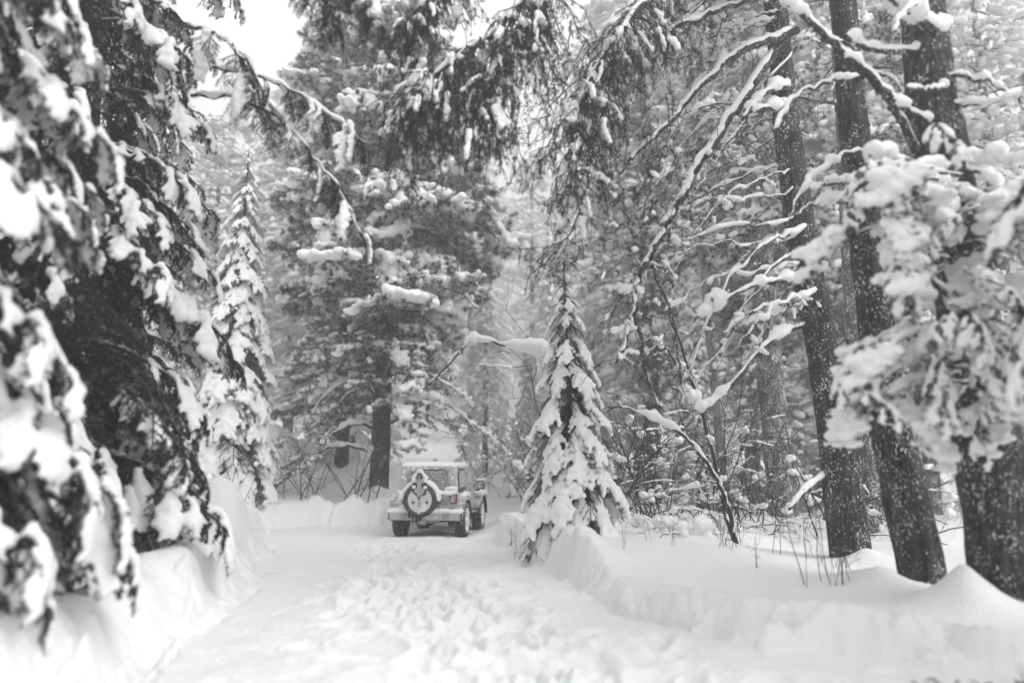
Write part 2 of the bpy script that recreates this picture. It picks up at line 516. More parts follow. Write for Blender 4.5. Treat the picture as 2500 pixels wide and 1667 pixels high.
# ------------------------------------------------------------------ bough prototypes
def needle_twig(mb, P, dens, nl, nw, rad=0.004, spread=0.55, sides=3):
    """a twig with needles all along it"""
    P = np.asarray(P); n = len(P)
    tube(mb, P, np.linspace(rad, rad * 0.5, n), sides, 1, cap=False)
    T = np.gradient(P, axis=0); seg = np.linalg.norm(T, axis=1).sum()
    k = max(4, int(seg * dens))
    t = RNG.uniform(0, n - 1.001, k); i = t.astype(int); u = (t - i)[:, None]
    p = P[i] * (1 - u) + P[i + 1] * u
    d = T[i] / np.maximum(np.linalg.norm(T[i], axis=1, keepdims=True), 1e-6)
    needles(mb, p, d * 0.75, nl, nw, spread)

def fir_parts(seed, length=1.0, rise=0.15, droop=0.55, width=0.42, start=0.22, n_tw=11, dens=150, nl=0.035, nw=0.007,
              R=0.075, snow_from=0.3, cover=0.92, twl=4, wide_end=False, snow=True):
    """drooping frond: stem, side twigs and twiglets with needles; snow lying on it with a fingered edge"""
    rs = np.random.default_rng(seed)
    fol = MB(); sn = MB()
    ts = np.linspace(0, 1, 14)
    wob = rs.uniform(-0.06, 0.06)
    def stem(t):
        t = np.asarray(t, float)
        return np.stack([length * (t - 0.13 * droop * t ** 2), length * wob * np.sin(t * 3), length * (rise * t - droop * t ** 2)], -1)
    S = stem(ts)
    tube(fol, S, np.linspace(0.016, 0.005, 14) * (0.6 + 0.5 * length), 5, 1)
    needle_twig(fol, stem(np.linspace(start, 1.0, 8)), dens, nl, nw)
    cs, rr = [], []
    tk = np.linspace(start, 0.98, n_tw)
    for k, t in enumerate(tk):
        for side in (-1, 1):
            if rs.random() < 0.08: continue
            tt = min(0.99, t + rs.uniform(-0.03, 0.03))
            b = stem(tt)
            prof = (1 - t) * 0.95 + 0.28
            if wide_end: prof = math.sin(min(1, (t - start) / (1 - start) * 0.8 + 0.25) * PI) * 0.8 + 0.2
            l = length * width * prof * rs.uniform(0.75, 1.2)
            ang = math.radians(rs.uniform(38, 62)) * side
            T = stem(min(1, tt + 0.02)) - stem(tt - 0.02); T /= np.linalg.norm(T)
            Bv = np.array([0, 1.0, 0])
            d0 = T * math.cos(ang) + Bv * math.sin(ang)
            s = np.linspace(0, 1, 6)[:, None]
            dr = rs.uniform(0.25, 0.55)
            P = b + d0 * l * s + np.array([0, 0, -1.0]) * dr * l * s ** 2
            needle_twig(fol, P, dens, nl, nw)
            for q in range(twl):
                u = rs.uniform(0.2, 0.9); i = int(u * 5); p = P[i] + (P[min(5, i + 1)] - P[i]) * (u * 5 - i)
                dd = d0 + Bv * rs.choice([-1, 1]) * 0.7 + rs.normal(0, 0.15, 3) + np.array([0.0, 0, -0.3])
                dd /= np.linalg.norm(dd)
                l2 = l * rs.uniform(0.22, 0.4) * (1.1 - 0.5 * u)
                w = np.linspace(0, 1, 4)[:, None]
                needle_twig(fol, p + dd * l2 * w + np.array([0, 0, -0.3]) * l2 * w ** 2, dens, nl, nw, 0.003)
            if snow and t > snow_from and rs.random() < cover:
                m = 5
                for u in np.linspace(0.05, rs.uniform(0.72, 0.95), m):
                    i = min(4, int(u * 5)); p = P[i] + (P[i + 1] - P[i]) * (u * 5 - i)
                    r = R * length * (0.82 - 0.30 * u) * rs.uniform(0.75, 1.15)
                    cs.append(p + np.array([0, 0, 0.55 * r])); rr.append(r)
    for t in (np.linspace(max(0.05, snow_from - 0.08), rs.uniform(0.93, 0.99), 12) if snow else ()):
        r = R * length * rs.uniform(0.95, 1.35) * (1 - 0.35 * t)
        p = stem(t); cs.append(p + np.array([0, 0, 0.6 * r])); rr.append(r)
    blobs(sn, cs, rr, 0.9)
    return fol, sn

def fir_bough(seed, mats=None, voxel=0.022, **k):
    fol, sn = fir_parts(seed, **k)
    return fol.mesh('bough', mats or [NEEDLE, TWIG]), remeshed(sn, voxel, SNOW, 'snow_load')

def fir_big(seed, length=2.2, fronds=10, frond=(0.45, 0.75), rise=0.12, droop=0.4, voxel=0.032, mats=None, **k):
    """a long bough that carries several drooping fronds, each with its own paw of snow"""
    rs = np.random.default_rng(seed + 1000)
    fol, sn = MB(), MB()
    w = rs.uniform(-0.08, 0.08)
    def stem(t):
        t = np.asarray(t, float)
        return np.stack([length * (t - 0.1 * t ** 2), length * w * np.sin(t * 3), length * (rise * t - droop * t ** 2)], -1)
    tube(fol, stem(np.linspace(0, 1, 14)), np.linspace(0.03, 0.008, 14), 6, 1)
    ridge = [stem(t) + np.array([0, 0, 0.045]) for t in np.linspace(0.15, 0.85, 24)]
    blobs(sn, ridge[4:20:1] if seed % 2 else ridge[:6], RNG.uniform(0.03, 0.055, 16 if seed % 2 else 6), 0.9)
    for q in range(fronds):
        t = 0.28 + 0.72 * q / (fronds - 1)
        side = (-1) ** q
        last = q == fronds - 1
        a = rs.uniform(-0.15, 0.15) if last else side * rs.uniform(0.45, 0.95)
        l = rs.uniform(*frond) * (1.1 - 0.3 * abs(t - 0.7))
        f, s = fir_parts(seed * 31 + q, length=l, snow=rs.random() < 0.72 or (last and seed % 2), **k)
        if not s.n: s = None
        slope = rise - 2 * droop * t
        M = Matrix.Translation(Vector(stem(t).tolist())) @ Matrix.Rotation(a, 4, 'Z') @ Matrix.Rotation(-math.atan(slope) * 0.8 + rs.uniform(0, 0.25), 4, 'Y') @ Matrix.Rotation(rs.uniform(-0.3, 0.3), 4, 'X')
        A = np.array(M)
        for src, dst in ((f, fol), (s, sn)):
            if src is None: continue
            v = np.concatenate(src.v) @ A[:3, :3].T + A[:3, 3]
            base = dst.n
            dst.v.append(v); dst.n += len(v)
            dst.f3 += [x + base for x in src.f3]; dst.mi3 += src.mi3
            dst.f4 += [x + base for x in src.f4]; dst.mi4 += src.mi4
    return fol.mesh('bough', mats or [NEEDLE, TWIG]), remeshed(sn, voxel, SNOW, 'snow_load')

def pine_bough(seed, length=2.4, rise=0.25, droop=0.5, n_tw=11, tuft=0.13, nn=44, nw=0.012, puff=0.09, voxel=0.04, mats=None, snow=1.0, hang=0.35, stemsnow=1.0):
    """an open limb whose twigs end in needle tufts, with puffs of snow on the tufts and a ridge of snow along the limb"""
    rs = np.random.default_rng(seed)
    fol = MB(); sn = MB(); cs, rr = [], []
    w1 = rs.uniform(-0.12, 0.12)
    def stem(t):
        t = np.asarray(t, float)
        return np.stack([length * (t - 0.1 * t ** 2), length * w1 * np.sin(t * 3.3), length * (rise * t - droop * t ** 2) + 0.03 * length * np.sin(t * 8 + seed)], -1)
    tube(fol, stem(np.linspace(0, 1, 16)), np.linspace(0.035, 0.009, 16) * length / 2.4, 6, 1)
    for t in np.linspace(0.02, 0.9, 22):
        r = 0.034 * length * stemsnow * rs.uniform(0.6, 1.25) * (1 - 0.3 * t)
        if rs.random() < 0.86: cs.append(stem(t) + np.array([0, 0, 0.75 * r])); rr.append(r)
    for t in np.linspace(0.22, 1.0, n_tw):
        for side in (-1, 1):
            b = stem(min(1, t + rs.uniform(-0.03, 0.03)))
            l = length * (0.34 * (1 - t) + 0.14) * rs.uniform(0.7, 1.25)
            a = math.radians(rs.uniform(25, 75)) * side
            d0 = np.array([math.cos(a), math.sin(a), rs.uniform(-0.15, 0.35)])
            s = np.linspace(0, 1, 6)[:, None]
            P = b + d0 * l * s + np.array([0, 0, -1.0]) * hang * l * s ** 2 + rs.normal(0, 0.015 * l, (6, 3)) * s
            tube(fol, P, np.linspace(0.010, 0.005, 6) * length / 2.4, 3, 1, cap=False)
            tips = [P[5], P[4], P[3]]
            for q in range(4):
                u = rs.integers(1, 5); dd = d0 * 0.5 + rs.normal(0, 0.5, 3) + np.array([0, 0, -0.25]); dd /= np.linalg.norm(dd)
                l2 = l * rs.uniform(0.25, 0.5)
                e = P[u] + dd * l2
                tube(fol, np.stack([P[u], (P[u] + e) / 2 + [0, 0, 0.04 * l], e]), np.array([0.006, 0.005, 0.004]) * length / 2.4, 3, 1, cap=False)
                tips += [e, (P[u] + 2 * e) / 3]
            tips = np.array(tips)
            needles(fol, tips, np.tile(d0 * 0.5 + np.array([0, 0, -0.15]), (len(tips), 1)), tuft, nw, 0.75, nn)
            if rs.random() < 0.55 * snow:       # a merged pad lying along the outer twig
                base = puff * rs.uniform(0.7, 1.35)
                for u in np.linspace(rs.uniform(1.5, 3), 5, 6):
                    i = min(4, int(u)); p = P[i] + (P[i + 1] - P[i]) * (u - i)
                    for w_ in range(2):
                        r = base * rs.uniform(0.6, 1.15)
                        cs.append(p + np.array([rs.normal(0, 0.09), rs.normal(0, 0.09), 0.5 * r])); rr.append(r)
                for q in range(4):
                    p = tips[rs.integers(0, len(tips))]; cs.append(p + np.array([0, 0, 0.01])); rr.append(base * rs.uniform(0.3, 0.55))
            for p in tips:
                if rs.random() < 0.3 * snow:
                    r = puff * rs.uniform(0.28, 0.6); cs += [p + np.array([0, 0, 0.02]), p + rs.normal(0, r * 0.7, 3)]; rr += [r, r * 0.7]
    blobs(sn, cs, rr, 0.85, 0, True)
    return fol.mesh('bough', mats or [NEEDLE_FROST, TWIG]), remeshed(sn, voxel, SNOW, 'snow_load', 3)

# ------------------------------------------------------------------ tree builder
def trunk_mesh(P, R, sides=20, mats=None, bark=0.09, seed=0, rows=None):
    P = resample(P, rows or 40); n = len(P)
    R = np.interp(np.linspace(0, 1, n), np.linspace(0, 1, len(R)), R)
    th = np.arange(sides) / sides * 8
    yy = np.linspace(0, 1, n)[:, None] * 22
    wob = 1 + bark * fbm(np.cos(th / 8 * 2 * PI)[None, :] * 3.2 + 5 + 0 * yy, np.sin(th / 8 * 2 * PI)[None, :] * 3.2 + yy * 0.5, 4, 3 + seed) * 2.4
    mb = MB(); tube(mb, P, R, sides, 0, True, wob)
    return mb.mesh('trunk', mats or BARK)

def add_bough(root, proto, loc, az, pitch=0.0, roll=0.0, scale=1.0, snowy=True):
    f, s = proto
    if not snowy: s = None
    b = link('bough', f, root, loc, None, scale)
    b.rotation_euler = (Matrix.Rotation(az, 3, 'Z') @ Matrix.Rotation(-pitch, 3, 'Y') @ Matrix.Rotation(roll, 3, 'X')).to_euler()
    if s is not None:
        link('snow_load', s, b)['kind'] = 'stuff'
    return b

def conifer(name, label, cat, x, y, height, radius, protos, n, trunk_r, z0=0.4, group=None, power=0.8, top=1.0, pitch=(0.0, 0.35), sizes=(0.85, 1.15),
            gap=None, lean=(0, 0), trunk_mat=None, seed=0, facing=None, plen=2.2, snowy=1.0, inner=0):
    """trunk plus boughs in a spiral; radius(t) narrows to the tip"""
    rs = random.Random(seed * 77 + 5)
    z = gz(x, y) - 0.15
    root = thing(name, label, cat, (x, y, z), 0, group)
    T = [(0, 0, 0), (lean[0] * 0.5 * height, lean[1] * 0.5 * height, height * 0.5), (lean[0] * height, lean[1] * height, height)]
    link('trunk', trunk_mesh(T, [trunk_r * 1.25, trunk_r, trunk_r * 0.6, trunk_r * 0.12], 14, trunk_mat or BARK, seed=seed), root)
    az = rs.uniform(0, 6)
    for k in range(n):
        t = (k + rs.uniform(0, 0.8)) / n
        t = t ** power * top
        h = z0 + (height - z0) * t
        az += 2.399963 + rs.uniform(-0.25, 0.25)
        if facing is not None and math.cos(az - facing[0]) < facing[1]: continue
        r = radius * ((1 - t) ** 0.85 * 0.94 + 0.06) * rs.uniform(*sizes)
        if gap and gap(h, az): continue
        loc = (lean[0] * h, lean[1] * h, h)
        p = pitch[0] + (pitch[1] - pitch[0]) * t + rs.uniform(-0.12, 0.12)
        add_bough(root, rs.choice(protos), loc, az, p, rs.uniform(-0.2, 0.2), r / plen, rs.random() < snowy)
    for k in range(inner):
        t = ((k + rs.random()) / inner) ** power; h = z0 + (height - z0) * t; az += 2.39996
        r = radius * ((1 - t) ** 0.85 * 0.94 + 0.06) * rs.uniform(0.55, 0.8)
        add_bough(root, rs.choice(protos), (lean[0] * h, lean[1] * h, h), az, rs.uniform(-0.5, -0.1), rs.uniform(-0.4, 0.4), r / plen, False)
    return root

# far trees: one crown mesh and one snow mesh each, shared between trees
_g = (1 + 5 ** 0.5) / 2
ICO0_V = np.array([(-1, _g, 0), (1, _g, 0), (-1, -_g, 0), (1, -_g, 0), (0, -1, _g), (0, 1, _g), (0, -1, -_g), (0, 1, -_g), (_g, 0, -1), (_g, 0, 1), (-_g, 0, -1), (-_g, 0, 1)]) / math.sqrt(1 + _g * _g)
ICO0_F = np.array([(0, 11, 5), (0, 5, 1), (0, 1, 7), (0, 7, 10), (0, 10, 11), (1, 5, 9), (5, 11, 4), (11, 10, 2), (10, 7, 6), (7, 1, 8),
                   (3, 9, 4), (3, 4, 2), (3, 2, 6), (3, 6, 8), (3, 8, 9), (4, 9, 5), (2, 4, 11), (6, 2, 10), (8, 6, 7), (9, 8, 1)])

def many_blobs(mb, C, R, squash, stretch_dir=None, rs=None, droop=0.0):
    n = len(C)
    v = ICO0_V[None] * R[:, None, None] * (1 + rs.uniform(-0.25, 0.25, (n, 12, 1)))
    if stretch_dir is not None:
        k = (v * stretch_dir[:, None, :]).sum(-1, keepdims=True)
        v = v + k * stretch_dir[:, None, :] * 1.3 + k * np.array([0, 0, -droop])
    v = v * np.array([1, 1, squash]) + C[:, None, :]
    f = (ICO0_F[None] + (np.arange(n) * 12)[:, None, None]).reshape(-1, 3)
    mb.add(v.reshape(-1, 3), f)

def far_tree_meshes(seed, kind='fir', H=18.0, Rr=2.7, n=95, cl=46, snow=0.97):
    rs = np.random.default_rng(seed)
    fol, sn = MB(), MB()
    for k in range(n):
        t = ((k + rs.random()) / n) ** 0.85
        h = H * (0.10 + 0.9 * t) if kind == 'fir' else H * (0.14 + 0.86 * t)
        if kind == 'fir': r = Rr * ((1 - t) ** 0.8 * 0.95 + 0.04)
        else: r = Rr * (0.55 + 0.5 * math.sin(t * 2.6 + 0.25)) * (1 if t < 0.85 else 0.6)
        r *= rs.uniform(0.6, 1.25)
        az = k * 2.39996 + rs.uniform(-0.5, 0.5)
        ca, sa = math.cos(az), math.sin(az)
        D = np.array([ca, sa, 0]); B = np.array([-sa, ca, 0])
        rise = rs.uniform(0.0, 0.25) if kind == 'fir' else rs.uniform(0.0, 0.5)
        dr = (0.75 if kind == 'fir' else 0.45) * rs.uniform(0.6, 1.3)
        bend = rs.normal(0, 0.12)
        def stem(s):
            return np.array([0, 0, h]) + D * r * s + B * bend * r * s ** 2 + np.array([0, 0, 1.0]) * (rise * s - dr * s ** 2) * r
        S = stem(np.linspace(0, 1, 7)[:, None])
        tube(fol, S, np.linspace(0.045, 0.012, 7), 3, 1, cap=False)
        if rs.random() < 0.7:
            q = np.linspace(0.05, 0.75, 9)[:, None]
            many_blobs(sn, stem(q) + np.array([0, 0, 0.07]), rs.uniform(0.04, 0.10, 9), 0.8, np.tile(D, (9, 1)), rs)
        # sprays spread over the fan of the branch
        s = np.sqrt(rs.uniform(0.06, 1, (cl, 1)))
        w = (0.08 + 0.42 * np.sin(np.clip(s, 0, 1) * 2.75)) * r
        o = rs.uniform(-1, 1, (cl, 1)) * w
        hang = np.abs(o) * rs.uniform(0.2, 0.7, (cl, 1)) + rs.exponential(0.10 if kind == 'fir' else 0.16, (cl, 1))
        P = stem(s) + B * o - np.array([0, 0, 1.0]) * hang
        out = D * 0.45 + B * np.sign(o) * 0.35 + np.array([0, 0, -0.55 if kind == 'fir' else -0.3])
        needles(fol, P, out, 0.20, 0.028, 0.6 if kind == 'fir' else 0.8, 11)
        pick = np.flatnonzero(rs.random(cl) < snow)
        if len(pick):
            rad = rs.gamma(2.0, 0.03, len(pick)) + 0.025
            dd = out[pick] / np.linalg.norm(out[pick], axis=1, keepdims=True)
            many_blobs(sn, P[pick] + np.array([0, 0, 0.5]) * rad[:, None], rad * 0.9, 0.7, dd, rs, 0.2)
        if rs.random() < 0.55:      # a bigger pad of snow somewhere on the branch
            m = 6
            c = stem(rs.uniform(0.45, 0.95)) + np.array([0, 0, 0.05])
            C = c + rs.normal(0, 1, (m, 3)) * np.array([0.16, 0.16, 0.05]) * min(1, r / 1.5)
            many_blobs(sn, C, rs.uniform(0.07, 0.14, m) * min(1, r / 1.5), 0.75, None, rs)
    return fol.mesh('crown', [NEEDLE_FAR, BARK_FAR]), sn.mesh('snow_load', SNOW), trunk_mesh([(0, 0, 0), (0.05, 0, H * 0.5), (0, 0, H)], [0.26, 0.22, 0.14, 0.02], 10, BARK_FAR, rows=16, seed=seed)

# ------------------------------------------------------------------ prototypes
FIR = [fir_bough(s, rise=r, droop=d, R=R, width=w) for s, r, d, R, w in
       ((1, 0.10, 0.60, 0.082, 0.42), (2, 0.22, 0.75, 0.090, 0.38), (3, 0.05, 0.70, 0.075, 0.46), (4, 0.15, 0.95, 0.095, 0.36), (5, 0.18, 0.5, 0.07, 0.44))]
FIRBIG = [fir_big(s, rise=r, droop=d, n_tw=7, twl=3, dens=150, R=R, nl=0.05, nw=0.011, width=0.5, snow_from=0.36) for s, r, d, R in
          ((11, 0.10, 0.42, 0.098), (12, 0.16, 0.50, 0.11), (13, 0.04, 0.36, 0.09), (14, 0.12, 0.55, 0.105), (15, 0.06, 0.45, 0.085), (16, 0.1, 0.6, 0.10), (17, 0.08, 0.5, 0.092))]
PAW = [fir_bough(s, rise=r, droop=d, R=R, width=w, n_tw=7, snow_from=0.36, cover=1.0, voxel=0.024) for s, r, d, R, w in
       ((6, 0.12, 0.75, 0.092, 0.55), (7, 0.20, 0.9, 0.10, 0.50), (8, 0.05, 0.8, 0.088, 0.62), (9, 0.15, 1.05, 0.105, 0.48))]
PINE = [pine_bough(s, rise=r, droop=d, snow=q) for s, r, d, q in
        ((21, 0.30, 0.55, 1.4), (22, 0.15, 0.45, 1.7), (23, 0.35, 0.75, 1.3), (24, 0.2, 0.3, 1.6), (25, 0.4, 0.6, 1.0), (26, 0.1, 0.65, 1.3), (27, 0.28, 0.4, 0.7), (28, 0.22, 0.8, 1.5))]
PINE_NEAR = [pine_bough(s, length=1.2, rise=r, droop=d, snow=q, mats=[NEEDLE, TWIG], tuft=0.085, nn=40, nw=0.008, puff=0.125, voxel=0.03, n_tw=8) for s, r, d, q in
             ((41, 0.2, 0.6, 1.2), (42, 0.1, 0.8, 1.4), (43, 0.25, 0.5, 1.0))]

# ------------------------------------------------------------------ the near trees on the left
t = conifer('fir_tree', 'huge snow laden fir filling the left edge with its white paws of snow', 'fir tree', -4.95, 5.6, 16.0, 2.0,
            FIRBIG, 200, 0.26, 0.95, power=1.35, pitch=(-0.1, 0.3), sizes=(0.75, 1.12), seed=1, snowy=0.9, inner=95)
conifer('fir_tree', 'dark tall fir behind the nearest one, standing beside the left snow bank', 'fir tree', -5.75, 9.4, 20.0, 2.3,
        FIRBIG, 190, 0.27, 1.3, power=1.4, pitch=(-0.05, 0.25), sizes=(0.75, 1.15), seed=2, snowy=0.9, inner=100)
conifer('fir_tree', 'third dark fir along the left bank, half hidden by the two nearer firs', 'fir tree', -7.1, 13.6, 14.0, 1.65,
        FIRBIG, 120, 0.25, 0.5, power=0.95, sizes=(0.75, 1.15), seed=3, snowy=0.7, inner=60)
conifer('spruce_tree', 'slim pale spruce hung with snow, left of the tall central pine', 'spruce tree', -7.9, 21.5, 10.8, 1.9,
        PAW, 230, 0.12, 0.3, power=0.85, pitch=(-0.25, 0.1), sizes=(0.7, 1.15), seed=4, plen=1.0, inner=40, snowy=0.9)

# the tall pine behind the vehicle
def main_pine():
    x, y = -4.15, 24.0
    root = thing('pine_tree', 'tall pine with a straight bare lower trunk right behind the parked vehicle', 'pine tree', (x, y, 0.2))
    H = 27.0
    link('trunk', trunk_mesh([(0, 0, 0), (0.03, 0, H * 0.4), (-0.1, 0.1, H)], [0.30, 0.27, 0.24, 0.16, 0.03], 18, BARK, seed=4), root)
    rs = random.Random(3)
    az = 0.3
    n = 125
    for k in range(n):
        t = (k + rs.random()) / n
        h = 3.4 + (H - 3.6) * t ** 1.02
        az += 2.399963 + rs.uniform(-0.3, 0.3)
        r = 1.15 + 0.4 * math.sin(t * 6)
        if t > 0.75: r *= 1 - 0.8 * (t - 0.75) / 0.25
        if t < 0.12: r *= 0.75
        add_bough(root, rs.choice(PINE), (0, 0, h), az, rs.uniform(-0.15, 0.2) + 0.1 * t, rs.uniform(-0.2, 0.2), r * rs.uniform(0.8, 1.2))
    return root
MAIN_PINE = main_pine()
conifer('fir_tree', 'dark bare stemmed conifer standing just behind the tall pine on its left', 'conifer', -6.35, 28.5, 16.5, 2.6,
        PINE, 85, 0.22, 2.2, power=0.9, sizes=(0.7, 1.1), seed=6, plen=2.4)

# small fir on the right bank
def small_fir():
    x, y = 1.0, 12.9
    z = gz(x, y) - 0.05
    root = thing('young_fir', 'small Christmas tree shaped fir with drooping snow paws on the right bank', 'fir tree', (x, y, z))
    H = 4.7
    link('trunk', trunk_mesh([(0, 0, 0), (-0.02, 0, 2), (-0.1, 0, H)], [0.07, 0.055, 0.035, 0.008], 10, BARK, seed=9, rows=20), root)
    rs = random.Random(12); az = 0.0
    h, k = 0.42, 0
    while h < H - 0.28:
        tt = h / H
        r = 1.06 * (1 - tt) ** 0.8 + 0.07
        n = 7 if tt < 0.45 else 6 if tt < 0.7 else 5
        off = rs.uniform(0, 6)
        for q in range(n):
            add_bough(root, rs.choice(PAW), (-0.1 * tt ** 2, 0, h + rs.uniform(-0.06, 0.06)), off + q * 2 * PI / n + rs.uniform(-0.2, 0.2), -0.12 + 0.35 * max(0, tt - 0.4) + rs.uniform(-0.15, 0.15),
                      rs.uniform(-0.2, 0.2), r * rs.uniform(0.82, 1.18), rs.random() < 0.93)
            add_bough(root, rs.choice(FIR), (-0.1 * tt ** 2, 0, h - 0.1), off + (q + 0.5) * 2 * PI / n, -0.45, 0, r * 0.8, False)
        h += 0.37 - 0.17 * tt; k += 1
    for k in range(5):
        add_bough(root, FIR[4], (-0.1, 0, H - 0.12), k * 1.26 + 0.3, 0.35, 0, 0.26)
    tip = MB(); needle_twig(tip, np.array([(-0.1, 0, H - 0.1), (-0.1, 0, H + 0.02), (-0.1, 0, H + 0.16)]), 200, 0.03, 0.006)
    link('leader', tip.mesh('leader', [NEEDLE, TWIG]), root)
small_fir()

# ------------------------------------------------------------------ far forest
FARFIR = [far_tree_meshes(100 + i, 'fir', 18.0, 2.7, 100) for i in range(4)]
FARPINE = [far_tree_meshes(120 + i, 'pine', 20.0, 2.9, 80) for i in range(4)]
def far_tree(px, d, h, kind, label, group=None, i=0, wide=1.0):
    x = (px - CX) / F_PX * d
    z = gz(x, d) - 0.2
    src = (FARFIR if kind == 'fir' else FARPINE)[i % 4]
    k = h / (18.0 if kind == 'fir' else 20.0)
    root = thing('far_fir' if kind == 'fir' else 'far_pine', label, 'fir tree' if kind == 'fir' else 'pine tree', (x, d, z), random.uniform(0, 6), group)
    for nm, me in zip(('crown', 'snow_load', 'trunk'), src):
        o = link(nm, me, root, None, None, (k * wide, k * wide, k))
        if nm != 'trunk': o['kind'] = 'stuff'
    return root
FARS = [(420, 30, 15, 'fir'), (500, 37, 18, 'pine'), (590, 31, 9, 'fir'), (705, 38, 21, 'pine'), (790, 36, 20, 'pine'), (860, 33, 17, 'fir'),
        (1150, 48, 20, 'pine'), (1185, 37, 11, 'fir'), (1300, 60, 22, 'pine'), (1290, 34, 7, 'fir'),
        (1345, 44, 13, 'fir'), (1450, 32, 8, 'fir'), (1560, 30, 19, 'fir'), (1590, 27, 23, 'pine'), 
        (1700, 24, 9, 'fir'), (1740, 28, 22, 'pine'), (1830, 32, 21, 'fir'), (1880, 25, 20, 'pine'), (1980, 29, 20, 'fir'), (2060, 24, 19, 'pine'), (2160, 28, 20, 'fir'),
        (2260, 23, 18, 'pine'), (2360, 27, 20, 'fir'), (2480, 23, 20, 'pine'), (940, 62, 22, 'fir'), (1100, 70, 22, 'pine'), (1200, 75, 22, 'fir'), (1380, 66, 22, 'fir'),
        (560, 60, 22, 'fir'), (340, 36, 20, 'pine'), (1520, 55, 22, 'pine'), (720, 66, 22, 'fir'), (1050, 55, 20, 'fir')]
for i, (px_, d, h, k) in enumerate(FARS):
    kind = 'narrow snowy fir' if k == 'fir' else 'loose crowned snowy pine'
    where = ('left of the tall pine', 'behind the tall pine', 'between tall pine and small fir', 'behind the thicket', 'behind the right edge trunks')[
        0 if px_ < 760 else 1 if px_ < 1110 else 2 if px_ < 1420 else 3 if px_ < 1800 else 4]
    far_tree(px_, d, h, k, ('tall ' if h > 14 else 'short ') + kind + ' of the pale forest ' + where, 'hazy background trees ' + where, i)

# ------------------------------------------------------------------ limbs, hanging twigs, bare shrubs
def limb(root, pts, r0, r1, snow=0.05, name='limb', n=34, mats=None, wob=0.02, from_t=0.0, to_t=1.0, seed=0):
    """a limb through world points; snow lies along the top of it where it is not too steep"""
    rs = np.random.default_rng(seed + 500)
    o0 = np.array(root.location)
    P = resample(pts, n) - o0
    seg = np.linalg.norm(np.diff(P, axis=0), axis=1).sum()
    P[1:-1] += rs.normal(0, wob, (n - 2, 3)) * min(1, seg / 3)
    R = np.linspace(r0, r1, n) * rs.uniform(0.92, 1.08, n)
    mb = MB(); tube(mb, P, R, 8)
    lo = link(name, mb.mesh(name, mats or BARK), root)
    if snow:
        T = np.gradient(P, axis=0); T /= np.maximum(np.linalg.norm(T, axis=1, keepdims=True), 1e-9)
        flat = np.clip(1.35 - 1.15 * np.abs(T[:, 2]), 0.25, 1)
        tt = np.linspace(0, 1, n)
        env = np.clip((tt - from_t) / 0.05, 0, 1) * np.clip((to_t - tt) / 0.05, 0, 1)
        q = np.linspace(0, seg * 3.2, n)
        th = snow * flat * np.clip(0.8 + 1.5 * fbm(q, q * 0 + seed, 3, 7 + seed), 0.15, 1.6) * env
        m = 64
        Pi = np.stack([np.interp(np.linspace(0, 1, m), tt, P[:, c]) for c in range(3)], 1)
        thi = np.interp(np.linspace(0, 1, m), tt, th); Ri = np.interp(np.linspace(0, 1, m), tt, R)
        thi = thi * (1 + 0.35 * fbm(np.linspace(0, seg * 9, m), np.zeros(m), 2, 31 + seed))
        keep = thi > 0.004
        sb = MB()
        C = Pi + np.stack([np.zeros(m), np.zeros(m), Ri * 0.75 + thi * 0.35], 1)
        # one swept ridge per unbroken run
        idx = np.flatnonzero(keep)
        if len(idx) > 3:
            runs = np.split(idx, np.flatnonzero(np.diff(idx) > 1) + 1)
            for run in runs:
                if len(run) < 3: continue
                e = np.ones(len(run)); e[0] = e[-1] = 0.25; e[1] = e[-2] = max(0.7, e[1] * 0.75)
                tube(sb, C[run], np.maximum(thi[run], Ri[run] * 0.9) * e, 10, 0, True, 1 + 0.12 * rs.normal(0, 1, (len(run), 10)) * 0.6, 1.0)
            if sb.n: link('snow_load', sb.mesh('snow_load', SNOW), lo)
    return lo, P

def curl(p, d, l, n=9, droop=0.5, rough=0.22, rs=None):
    """a wandering twig"""
    P = [np.array(p, float)]; d = np.array(d, float); st = l / (n - 1)
    for k in range(n - 1):
        d = d + rs.normal(0, rough, 3) + np.array([0, 0, -droop / n])
        d /= np.linalg.norm(d)
        P.append(P[-1] + d * st)
    return np.array(P)

